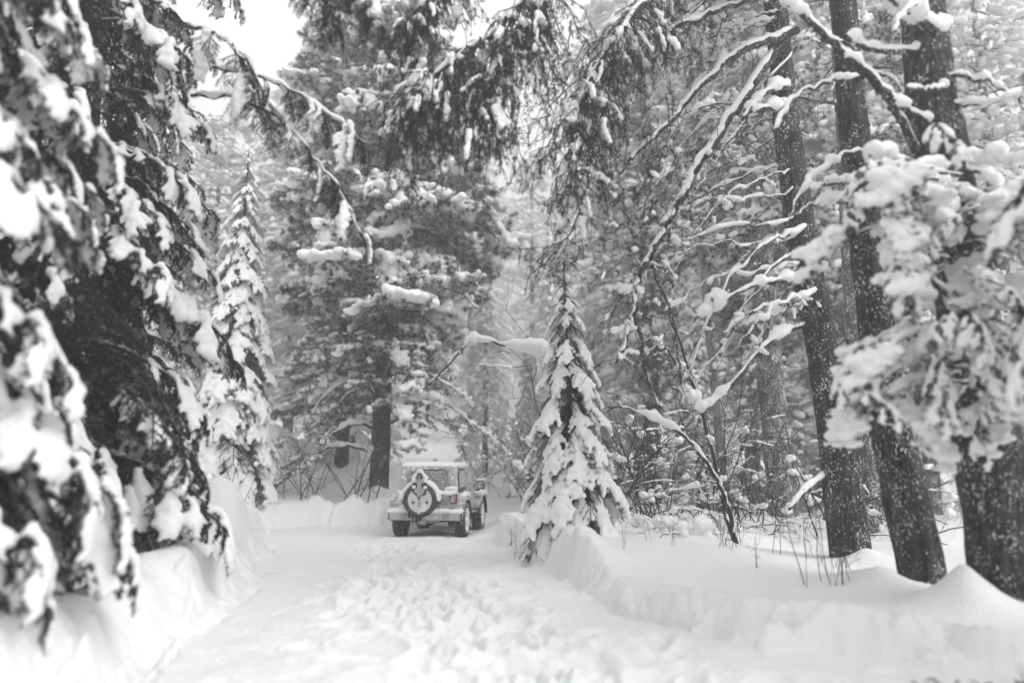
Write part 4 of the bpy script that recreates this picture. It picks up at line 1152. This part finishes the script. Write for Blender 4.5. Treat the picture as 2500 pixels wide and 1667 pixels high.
bent('snapped stem bending left behind the small fir under a thick roll of snow',
     [([p23(1330, 1210, 14.6), p23(1335, 1000, 14.6), p23(1330, 870, 14.6), p23(1305, 815, 14.5), p23(1255, 812, 14.4), p23(1180, 798, 14.3), p23(1110, 782, 14.2), p23(1075, 790, 14.2), p23(1010, 860, 14.2), p23(960, 905, 14.3)], 0.055, 0.010, 0.125, 0.40, 0.84)])

def bramble():
    rs = np.random.default_rng(77)
    x, y = 3.4, 5.85
    root = thing('bramble', 'dark tangle of dead stems under the snow bank at the bottom right', 'bramble', (x, y, gz(x, y)))
    tw = MB()
    for k in range(60):
        p = np.array([rs.uniform(-0.6, 0.7), rs.uniform(-0.15, 0.15), rs.uniform(-0.02, 0.05)])
        tube(tw, curl(p, rs.normal(0, 1, 3) * [1, .6, .5] + [0, 0, .35], rs.uniform(0.06, 0.2), 7, 2.0, 0.4, rs), np.linspace(0.010, 0.004, 7), 4, 0, cap=False)
    link('stems', tw.mesh('stems', TWIG), root)
bramble()

# ------------------------------------------------------------------ the parked vehicle
PAINT, _ = frosted('pale_paint', (0.44, 0.445, 0.435), WHITE, 9, 0.60, 0.35, 0.4, 0.4)
PAINT_CLEAN = mat('paint', (0.43, 0.435, 0.42), 0.35, 0.5)
PLASTIC, _ = frosted('black_plastic', (0.035, 0.035, 0.036), (0.6, 0.605, 0.61), 26, 0.6, 0.3, 0.6, 0.3)
RUBBER, _ = frosted('snowy_rubber', (0.035, 0.035, 0.036), (0.65, 0.655, 0.66), 13, 0.56, 0.2, 0.8, 0.2)
JACK_M, _ = frosted('snowy_jack', (0.4, 0.4, 0.4), (0.82, 0.825, 0.83), 7, 0.5, 0.1, 0.5, 0.3)
RUBBER_SPARE, _ = frosted('spare_rubber', (0.055, 0.055, 0.056), (0.6, 0.605, 0.61), 45, 0.60, 0.1, 0.8, 0.2)
GLASS, _ = frosted('snowy_glass', (0.05, 0.052, 0.055), (0.6, 0.605, 0.61), 30, 0.40, 0.0, 0.25, 0.5)
GLASS_R, _ = frosted('dusted_glass', (0.17, 0.172, 0.175), (0.5, 0.505, 0.51), 30, 0.50, 0.0, 0.5, 0.4)
DARK = mat('dark_steel', (0.03, 0.03, 0.031), 0.6, 0.3)
STEEL, _ = frosted('steel', (0.28, 0.28, 0.285), WHITE, 22, 0.66, 0.2, 0.4, 0.5)
RIM_M, _ = frosted('snow_packed_rim', (0.76, 0.765, 0.77), (0.86, 0.865, 0.87), 5, 0.45, 0.0, 0.5, 0.4)
RED = mat('red_lens', (0.14, 0.022, 0.024), 0.25, 0.5)
LENS, _ = frosted('frosted_lens', (0.33, 0.27, 0.27), (0.6, 0.58, 0.58), 20, 0.5, 0.0, 0.3, 0.5)
PLATE = mat('plate_white', (0.62, 0.63, 0.64), 0.5, 0.3)
INK = mat('plate_ink', (0.05, 0.06, 0.09), 0.5, 0.3)

def hexa(bm, lo, hi, z0, z1):
    """box between two rectangles (x0, x1, y0, y1) at z0 and z1; a rectangle may also be four (x, y) corners"""
    def q(r): return [(r[0], r[2]), (r[1], r[2]), (r[1], r[3]), (r[0], r[3])] if not hasattr(r[0], '__len__') else r
    a = [bm.verts.new((*p, z0)) for p in q(lo)]; b = [bm.verts.new((*p, z1)) for p in q(hi)]
    bm.faces.new(a[::-1]); bm.faces.new(b)
    for i in range(4): bm.faces.new((a[i], a[(i + 1) % 4], b[(i + 1) % 4], b[i]))

def bxm(bm, c, s, M=None):
    r = bmesh.ops.create_cube(bm, size=1.0)
    for v in r['verts']:
        v.co = Vector((v.co.x * s[0], v.co.y * s[1], v.co.z * s[2]))
        if M is not None: v.co = M @ v.co
        v.co += Vector(c)

def fin(bm, name, m, parent, bev=0.02, seg=2, smooth=False, loc=None, rot=None):
    bmesh.ops.recalc_face_normals(bm, faces=bm.faces[:])
    if bev: bmesh.ops.bevel(bm, geom=bm.edges[:], offset=bev, segments=seg, affect='EDGES', profile=0.6)
    me = bpy.data.meshes.new(name); bm.to_mesh(me); bm.free()
    if smooth: me.polygons.foreach_set('use_smooth', np.full(len(me.polygons), True))
    me.materials.append(m)
    return link(name, me, parent, loc, rot)

def box_part(name, m, parent, boxes, bev=0.012):
    bm = bmesh.new()
    for b in boxes: bxm(bm, *b)
    return fin(bm, name, m, parent, bev)

def snow_pad(name, parent, centers, radii, voxel=0.02, squash=0.8, cut=None):
    mb = MB(); blobs(mb, centers, radii, squash)
    return link(name, remeshed(mb, voxel, SNOW, name, 6), parent)

def lathe(mb, prof, n=40, axis='x', mi=0):
    """prof: (offset along the axis, radius)"""
    prof = np.array(prof); k = len(prof)
    th = np.arange(n) * 2 * PI / n
    A = prof[:, 0][:, None] * np.ones((1, n)); C = prof[:, 1][:, None] * np.cos(th); S = prof[:, 1][:, None] * np.sin(th)
    v = np.stack([A, C, S] if axis == 'x' else [C, A, S], -1).reshape(-1, 3)
    i = np.arange(k - 1)[:, None] * n; j = np.arange(n)[None]; j2 = (j + 1) % n
    mb.add(v, None, np.stack([i + j, i + j2, i + n + j2, i + n + j], -1).reshape(-1, 4), mi)

def tyre_mesh(R=0.41, W=0.27, r_in=0.24):
    mb = MB(); h = W / 2
    lathe(mb, [(-h * .8, r_in), (-h, r_in + .05), (-h, R - .06), (-h * .86, R - .012), (h * .86, R - .012), (h, R - .06), (h, r_in + .05), (h * .8, r_in)], 48)
    cube = np.array([(x, y, z) for x in (-.5, .5) for y in (-.5, .5) for z in (-.5, .5)])
    cf = np.array([(0, 1, 3, 2), (4, 6, 7, 5), (0, 4, 5, 1), (2, 3, 7, 6), (0, 2, 6, 4), (1, 5, 7, 3)])
    for row, (ox, w, off) in enumerate(((-h * .72, W * .27, 0), (-h * .12, W * .2, .5), (h * .3, W * .18, .2), (h * .74, W * .27, .6))):
        for k in range(34):
            a = (k + off) * 2 * PI / 34
            c = cube * [w, 0.045, 0.022] + [ox, 0, R - 0.006]
            ca, sa = math.cos(a), math.sin(a)
            v = np.stack([c[:, 0], c[:, 1] * ca - c[:, 2] * sa, c[:, 1] * sa + c[:, 2] * ca], 1)
            mb.add(v, None, cf)
    return mb.mesh('tyre', RUBBER, smooth=False)

def rim_mesh(side=1):
    """dished wheel face with five three-cornered openings"""
    mb = MB()
    lathe(mb, [(.02, .29), (.118, .30), (.128, .285), (.10, .262), (.088, .25), (.09, .0)], 40)
    lathe(mb, [(.09, .055), (.13, .05), (.135, .0)], 20)
    mh = MB()
    for k in range(5):
        a = PI / 2 + k * 2 * PI / 5 + PI / 5
        loc = [(-0.042, 0.205), (0.042, 0.205), (0.0, 0.125)]
        pts = []
        for (u, r) in loc:
            ca, sa = math.cos(a), math.sin(a)
            pts.append((r * ca - u * sa, r * sa + u * ca))
        v = [(0.094, *p) for p in pts] + [(0.088, *p) for p in pts]
        mh.add(v, [(0, 1, 2)], [(0, 3, 4, 1), (1, 4, 5, 2), (2, 5, 3, 0)])
    return mb.mesh('rim', RIM_M), mh.mesh('opening', DARK, smooth=False)

def parked_vehicle():
    root = thing('parked_car', 'pale two door off road vehicle dusted with snow, spare wheel on its tailgate', 'car', (JEEP_C[0], JEEP_C[1], 0.0), JEEP_RZ)
    # tub and nose
    bm = bmesh.new(); hexa(bm, (-.77, .77, -1.75, .62), (-.785, .785, -1.76, .62), .60, 1.07); body = fin(bm, 'body', PAINT, root, .045, 3)
    bm = bmesh.new(); hexa(bm, [(-.74, .62), (.74, .62), (.50, 1.86), (-.50, 1.86)], [(-.72, .63), (.72, .63), (.47, 1.84), (-.47, 1.84)], .66, 1.09); fin(bm, 'hood', PAINT, root, .04, 3)
    bm = bmesh.new(); hexa(bm, (-.52, .52, 1.862, 1.92), (-.50, .50, 1.862, 1.91), .60, 1.06); g = fin(bm, 'grille', PAINT_CLEAN, root, .02)
    for sx in (-.38, .38):
        mb = MB(); lathe(mb, [(1.915, .095), (1.94, .09), (1.95, .0)], 20, 'y'); hl = link('headlight', mb.mesh('headlight', GLASS), root, (sx, 0, .86))
    bm = bmesh.new()
    for k in range(7): bxm(bm, (-.21 + .07 * k, 1.92, .84), (.035, .02, .30))
    fin(bm, 'slot', DARK, g, .004, 1)
    # hard top
    bm = bmesh.new(); hexa(bm, (-.765, .765, -1.755, .52), (-.705, .705, -1.63, .16), 1.085, 1.76); ht = fin(bm, 'hardtop', PAINT, root, .06, 3)
    def quad_panel(name, m, parent, corners, depth, bev=.008):
        """a thin slab on four corners, pushed out along its normal"""
        c = [Vector(p) for p in corners]; n = (c[1] - c[0]).cross(c[3] - c[0]).normalized() * depth
        bm = bmesh.new(); a = [bm.verts.new(p - n * .5) for p in c]; b = [bm.verts.new(p + n) for p in c]
        bm.faces.new(a[::-1]); bm.faces.new(b)
        for i in range(4): bm.faces.new((a[i], a[(i + 1) % 4], b[(i + 1) % 4], b[i]))
        return fin(bm, name, m, parent, bev)
    def rear(x, z): return (x * (1 - 0.07 * (z - 1.085) / .675), -1.757 + .125 * (z - 1.085) / .675, z)
    def side(s, y, z):
        t = (z - 1.085) / .675; return (s * (.767 - .06 * t), y, z)
    rw = quad_panel('rear_window', GLASS_R, ht, [rear(-.58, 1.13), rear(.58, 1.13), rear(.56, 1.62), rear(-.56, 1.62)], .014)
    for zz, hh in ((1.635, .03),): quad_panel('window_hinge', PLASTIC, ht, [rear(-.30, zz), rear(.46, zz), rear(.46, zz + .022), rear(-.30, zz + .022)], .03)
    for hx in (-.44, .46): quad_panel('hinge', PLASTIC, ht, [rear(hx, 1.55), rear(hx + .035, 1.55), rear(hx + .035, 1.60), rear(hx, 1.60)], .03, .004)
    for s in (1, -1):
        sg = lambda a: a if s > 0 else a[::-1]
        quad_panel('side_window_frame', PLASTIC, ht, sg([side(s, -1.66, 1.10), side(s, -.62, 1.10), side(s, -.66, 1.68), side(s, -1.53, 1.68)]), .010)
        quad_panel('side_window', GLASS, ht, sg([side(s, -1.50, 1.20), side(s, -.72, 1.20), side(s, -.75, 1.62), side(s, -1.40, 1.62)]), .020)
        dr = quad_panel('door', PAINT, root, sg([(s * .787, -.56, .62), (s * .787, .50, .62), (s * .787, .50, 1.07), (s * .787, -.56, 1.07)]), .016, .01)
        quad_panel('door_window_frame', PAINT_CLEAN, dr, sg([side(s, -.56, 1.09), side(s, .46, 1.09), side(s, .20, 1.68), side(s, -.56, 1.68)]), .014)
        quad_panel('door_window', GLASS, dr, sg([side(s, -.48, 1.14), side(s, .38, 1.14), side(s, .16, 1.62), side(s, -.48, 1.62)]), .022)
        box_part('handle', PLASTIC, dr, [((s * .822, -.44, .98), (.03, .16, .035))], .008)
        box_part('door_hinge', PAINT_CLEAN, dr, [((s * .81, .54, .98), (.03, .09, .04)), ((s * .81, .54, .72), (.03, .09, .04))], .006)
        # mirror
        mi = box_part('mirror', PLASTIC, root, [((s * .985, .40, 1.23), (.20, .10, .24)), ((s * .86, .44, 1.09), (.10, .05, .05)), ((s * .92, .43, 1.12), (.06, .06, .12))], .02)
        box_part('mirror_glass', GLASS, mi, [((s * .985, .347, 1.22), (.15, .006, .17))], .002)
        snow_pad('snow_load', mi, [(s * (.985 + dx), .40, 1.36) for dx in (-.07, -.02, .03, .08)], .062, .014, .75)
        # flares
        for wy, rr0, wd in ((-1.21, .50, .19), (1.21, .52, .22)):
            mb = MB(); A = np.linspace(math.radians(-4 if wy < 0 else -2), math.radians(184), 22)
            for (x0, x1, r1, r2) in ((.74, .74 + wd, rr0 - .02, rr0 + .045),):
                v = []
                for a in A:
                    ca, sa = math.cos(a) * 1.06, min(math.sin(a), .93)
                    for (xx, r) in ((x0, r2 + .01), (x1 - .03, r2), (x1, r2 - .03), (x1, r1), (x0, r1)):
                        v.append((s * xx, wy + ca * r, .42 + sa * r))
                v = np.array(v); k = 5; i = np.arange(len(A) - 1)[:, None] * k; j = np.arange(k)[None]; j2 = (j + 1) % k
                f = np.stack([i + j, i + j2, i + k + j2, i + k + j], -1).reshape(-1, 4)
                mb.add(v, None, f if s < 0 else f[:, ::-1])
                mb.add(v[:5], [(0, 1, 2), (0, 2, 3), (0, 3, 4)]); mb.add(v[-5:], [(0, 1, 2), (0, 2, 3), (0, 3, 4)])
            fl = link('fender', mb.mesh('fender', PLASTIC, smooth=False), root)
            if wy < 0: pts = [(s * (.80 + .035 * q), wy + u, .92 + .07 * math.cos(u * 3.2) + .02 * q) for q in range(3) for u in np.linspace(-.36, .36, 15)]
            else: pts = [(s * (.62 + .06 * q), wy + u, .97 + .03 * math.cos(u * 3)) for q in range(6) for u in np.linspace(-.42, .42, 15)]
            snow_pad('snow_load', fl, pts, .085 if wy < 0 else .08, .02, .9)
            if wy < 0:   # snow packed between tub and flare
                snow_pad('snow_clump', fl, [(s * .80, -1.42 + .05 * q + RNG.normal(0, .02), .70 + .05 * q) for q in range(8)] + [(s * .795, -1.60, .72), (s * .80, -1.55, .80)], .075, .02, 1.0)
    # windshield
    quad_panel('windscreen_frame', PAINT_CLEAN, root, [(.74, .60, 1.09), (-.74, .60, 1.09), (-.66, .28, 1.70), (.66, .28, 1.70)], .03)
    quad_panel('windscreen', GLASS, root, [(.66, .617, 1.13), (-.66, .617, 1.13), (-.60, .335, 1.65), (.60, .335, 1.65)], .03)
    # tailgate
    tgt = box_part('tailgate', PAINT_CLEAN, root, [((0, -1.768, .87), (1.14, .026, .40))], .01)
    for zz in (.98, .74): box_part('hinge', PAINT_CLEAN, tgt, [((.50, -1.795, zz), (.34, .035, .06))], .008)
    box_part('hinge_end', PLASTIC, tgt, [((.585, -1.80, .985), (.06, .05, .075))], .01)
    box_part('recess', STEEL, tgt, [((.40, -1.785, .855), (.26, .01, .15))], .004)
    box_part('badge', STEEL, tgt, [((.45, -1.79, .725), (.24, .012, .03))], .004)
    snow_pad('snow_load', tgt, [(x, -1.79 + .02 * math.sin(x * 9), 1.10 + .035 * math.sin(x * 7 + 1)) for x in np.linspace(.24, .72, 16)] + [(x, -1.79, 1.17 + .02 * math.sin(x * 13)) for x in np.linspace(.50, .70, 7)]
             + [(x, -1.79, 1.09) for x in np.linspace(-.72, -.50, 6)], .06, .016, .9)
    # rear lights
    for s in (1, -1):
        tl = box_part('taillight', RED if s > 0 else LENS, root, [((s * .68, -1.785, .93), (.155, .06, .215))], .014)
        box_part('lens', LENS, tl, [((s * .668, -1.818, .938), (.115, .012, .175))], .006)
        if s < 0: snow_pad('snow_load', tl, [(-.70 + .02 * q, -1.82, .86 + .045 * q) for q in range(6)] + [(-.66, -1.81, 1.05)], .07, .02)
    # bumper
    bp = bmesh.new()
    hexa(bp, (-.91, .91, -2.02, -1.78), (-.91, .91, -2.02, -1.78), .42, .62); bump_o = fin(bp, 'bumper', PAINT, root, .05, 3)
    for s in (1, -1):
        box_part('corner_box', PAINT, bump_o, [((s * .74, -2.035, .52), (.25, .03, .17))], .014)
        box_part('lamp_opening', STEEL, bump_o, [((s * .515, -2.028, .52), (.14, .018, .16))], .006)
        box_part('corner_edge', PLASTIC, bump_o, [((s * .905, -1.98, .52), (.02, .10, .17))], .006)
    snow_pad('snow_load', bump_o, [(x, -1.92 + y, .635 + .018 * math.sin(x * 6 + y * 20)) for x in np.linspace(-.88, .88, 40) for y in (-.06, .03, .10)] +
             [(x, -1.86, .66 + .10 * math.exp(-((x + .42) / .22) ** 2)) for x in np.linspace(-.75, -.1, 16)], .062, .018, .9)
    # licence plate
    lp = box_part('licence_plate', PLATE, root, [((-.76, -1.845, .785), (.30, .012, .16))], .004)
    box_part('plate_frame', PLASTIC, lp, [((-.76, -1.842, .872), (.32, .02, .014)), ((-.917, -1.842, .785), (.012, .02, .18)), ((-.70, -1.842, .885), (.10, .05, .03))], .003)
    cu = bpy.data.curves.new('lettering', 'FONT'); cu.body = 'SOC'; cu.size = .105; cu.extrude = .002
    tmp = bpy.data.objects.new('tmp', cu); COL.objects.link(tmp)
    me = bpy.data.meshes.new_from_object(tmp.evaluated_get(bpy.context.evaluated_depsgraph_get())); bpy.data.objects.remove(tmp)
    me.name = 'lettering'; me.materials.clear(); me.materials.append(INK)
    link('lettering', me, lp, (-.895, -1.8525, .745), (PI / 2, 0, 0))
    # wheels
    ty = tyre_mesh(r_in=.285); rm, op = rim_mesh()
    for s in (1, -1):
        for wy in (-1.21, 1.21):
            w = link('wheel', None, root, (s * .79, wy, .40), (0, 0, 0 if s > 0 else PI))
            link('tyre', ty, w, None, (random.uniform(0, 6), 0, 0)); r = link('rim', rm, w, None, (random.uniform(0, 6), 0, 0)); link('opening', op, w, None, r.rotation_euler)
    sp = link('spare_wheel', None, root, (-.11, -1.97, .91), (0, 0, -PI / 2))
    t2 = ty.copy(); t2.materials.clear(); t2.materials.append(RUBBER_SPARE); link('tyre', t2, sp); link('rim', rm, sp); link('opening', op, sp)
    aa = np.linspace(math.radians(2), math.radians(172), 34)
    snow_pad('snow_load', sp, [(x, .44 * math.cos(a), .44 * math.sin(a)) for a in aa for x in (-.11, -.05, .0, .05)], np.repeat(.035 + .03 * np.sin(aa), 4) + .012, .016, 1.0)
    # jack strapped over the spare wheel
    jk = box_part('jack', JACK_M, root, [((-.11, -2.135, 1.05), (.085, .035, .95)), ((-.11, -2.15, 1.30), (.10, .05, .26))], .008)
    box_part('jack_head', DARK, jk, [((-.11, -2.16, 1.485), (.11, .06, .16)), ((-.25, -2.13, 1.30), (.055, .05, .06)), ((.03, -2.13, 1.30), (.055, .05, .06)), ((-.26, -2.13, 1.14), (.035, .04, .11)),
                                    ((.04, -2.13, 1.14), (.035, .04, .11)), ((-.24, -2.13, 1.47), (.10, .03, .025), Matrix.Rotation(-.5, 3, 'Y')), ((.02, -2.13, 1.47), (.10, .03, .025), Matrix.Rotation(.5, 3, 'Y'))], .006)
    box_part('jack_label', STEEL, jk, [((-.11, -2.195, 1.46), (.055, .008, .10))], .003)
    mb = MB()
    for sx in (-1, 1):
        tube(mb, resample([(-.11 + sx * .15, -2.15, 1.22), (-.11 + sx * .13, -2.16, 1.10), (-.11 + sx * .04, -2.16, 1.01), (-.11, -2.16, .98)], 10), .008, 5)
    link('strap', mb.mesh('strap', DARK), jk)
    box_part('strap_buckle', RED, jk, [((-.12, -2.16, .955), (.06, .02, .03))], .004)
    snow_pad('snow_load', jk, [(-.11 + dx, -2.12, 1.60 - abs(dx) * .9) for dx in np.linspace(-.16, .16, 13)] + [(-.11 + dx, -2.12, 1.615) for dx in (-.04, 0, .04)] +
             [(-.25, -2.12, 1.37), (.03, -2.12, 1.37), (-.25, -2.12, 1.22), (.03, -2.12, 1.21), (-.25, -2.12, 1.41), (.03, -2.12, 1.42)], .055, .014, .95)
    box_part('brake_light', PLASTIC, root, [((-.11, -1.80, 1.30), (.06, .06, .5)), ((-.11, -1.84, 1.53), (.16, .08, .06))], .01)
    # below
    ax = MB(); tube(ax, [(-.62, -1.21, .40), (0, -1.21, .40), (.62, -1.21, .40)], .055, 10); blobs(ax, [(-.02, -1.21, .38)], .16)
    link('axle', ax.mesh('axle', PLASTIC), root)
    ax = MB(); tube(ax, [(-.62, 1.21, .40), (.62, 1.21, .40)], .055, 10); link('axle', ax.mesh('axle', PLASTIC), root)
    box_part('chassis', PLASTIC, root, [((-.45, -.1, .52), (.12, 3.3, .14)), ((.45, -.1, .52), (.12, 3.3, .14)), ((0, -1.70, .45), (1.2, .10, .10)), ((0, -.2, .50), (1.0, 1.2, .16)), ((.0, -1.45, .43), (.9, .35, .16))], .02)
    mb = MB(); tube(mb, [(-.42, -1.62, .40), (.30, -1.62, .40)], .075, 12); link('muffler', mb.mesh('muffler', STEEL), root)
    box_part('hitch', STEEL, root, [((-.06, -1.98, .37), (.17, .14, .10)), ((-.06, -2.06, .36), (.10, .06, .07))], .012)
    box_part('mud_flap', PLASTIC, root, [((-.62, -1.62, .42), (.24, .02, .28)), ((.62, -1.62, .42), (.24, .02, .28))], .005)
    mb = MB(); rs = np.random.default_rng(5)
    for k in range(26):
        x = -.48 + rs.uniform(0, .42); tube(mb, [(x, -2.03, .60), (x + rs.normal(0, .01), -2.04, .60 - rs.uniform(.04, .16) * (1 + (x > -.3)))], [.022, .004], 5)
    link('winch_cable', mb.mesh('winch_cable', DARK), root)
    box_part('rocker_step', PLASTIC, root, [((.80, 0, .50), (.10, 1.3, .07)), ((-.80, 0, .50), (.10, 1.3, .07))], .02)
    # snow on roof and bonnet
    bm = bmesh.new(); hexa(bm, (-.705, .705, -1.635, .17), (-.62, .62, -1.53, .08), 1.735, 1.835); sm = fin(bm, 'roof_snow', SNOW, root, .04, 4, True)
    bm = bmesh.new(); hexa(bm, [(-.70, .66), (.70, .66), (.46, 1.84), (-.46, 1.84)], [(-.62, .72), (.62, .72), (.38, 1.74), (-.38, 1.74)], 1.06, 1.24); fin(bm, 'hood_snow', SNOW, root, .06, 4, True)
    bm = bmesh.new(); bxm(bm, (0, 2.10, .58), (1.5, .2, .2)); fin(bm, 'front_bumper', PLASTIC, root, .04)
    return root
parked_vehicle()

# ------------------------------------------------------------------ falling snow
def flakes():
    rs = np.random.default_rng(9)
    n = 9000
    d = 3.0 + 20 * rs.random(n) ** 0.75
    x = (rs.uniform(-0.75, 0.75, n)) * d; z = CAM_H + rs.uniform(-0.25, 0.7, n) * d
    k = z > 0.05
    d, x, z = d[k], x[k], z[k]; n = len(d)
    V = np.array([(1, 0, 0), (-1, 0, 0), (0, 1, 0), (0, -1, 0), (0, 0, 1), (0, 0, -1)], float)
    Fc = np.array([(0, 2, 4), (2, 1, 4), (1, 3, 4), (3, 0, 4), (2, 0, 5), (1, 2, 5), (3, 1, 5), (0, 3, 5)])
    r = rs.uniform(0.003, 0.0065, n)
    v = V[None] * r[:, None, None] * rs.uniform(0.6, 1.3, (n, 6, 1)) + np.stack([x, d, z], -1)[:, None, :]
    mb = MB(); mb.add(v.reshape(-1, 3), (Fc[None] + (np.arange(n) * 6)[:, None, None]).reshape(-1, 3))
    tag(link('falling_snow', mb.mesh('falling_snow', SNOW)), 'snowflakes drifting down through the whole scene', None, None, 'stuff')
flakes()

# ------------------------------------------------------------------ haze
def haze():
    bm = bmesh.new(); bmesh.ops.create_cube(bm, size=1.0)
    for v in bm.verts: v.co = (v.co.x * 460, v.co.y * 460, v.co.z * 38 + 15)
    me = bpy.data.meshes.new('haze'); bm.to_mesh(me); bm.free()
    m = bpy.data.materials.new('haze_air'); m.use_nodes = True
    t = m.node_tree; t.nodes.clear()
    v = t.nodes.new('ShaderNodeVolumePrincipled'); v.inputs['Density'].default_value = HAZE
    v.inputs['Color'].default_value = (0.97, 0.975, 0.98, 1); v.inputs['Anisotropy'].default_value = 0.2
    o = t.nodes.new('ShaderNodeOutputMaterial'); t.links.new(v.outputs[0], o.inputs['Volume'])
    me.materials.append(m)
    link('haze', me)['kind'] = 'stuff'
haze()
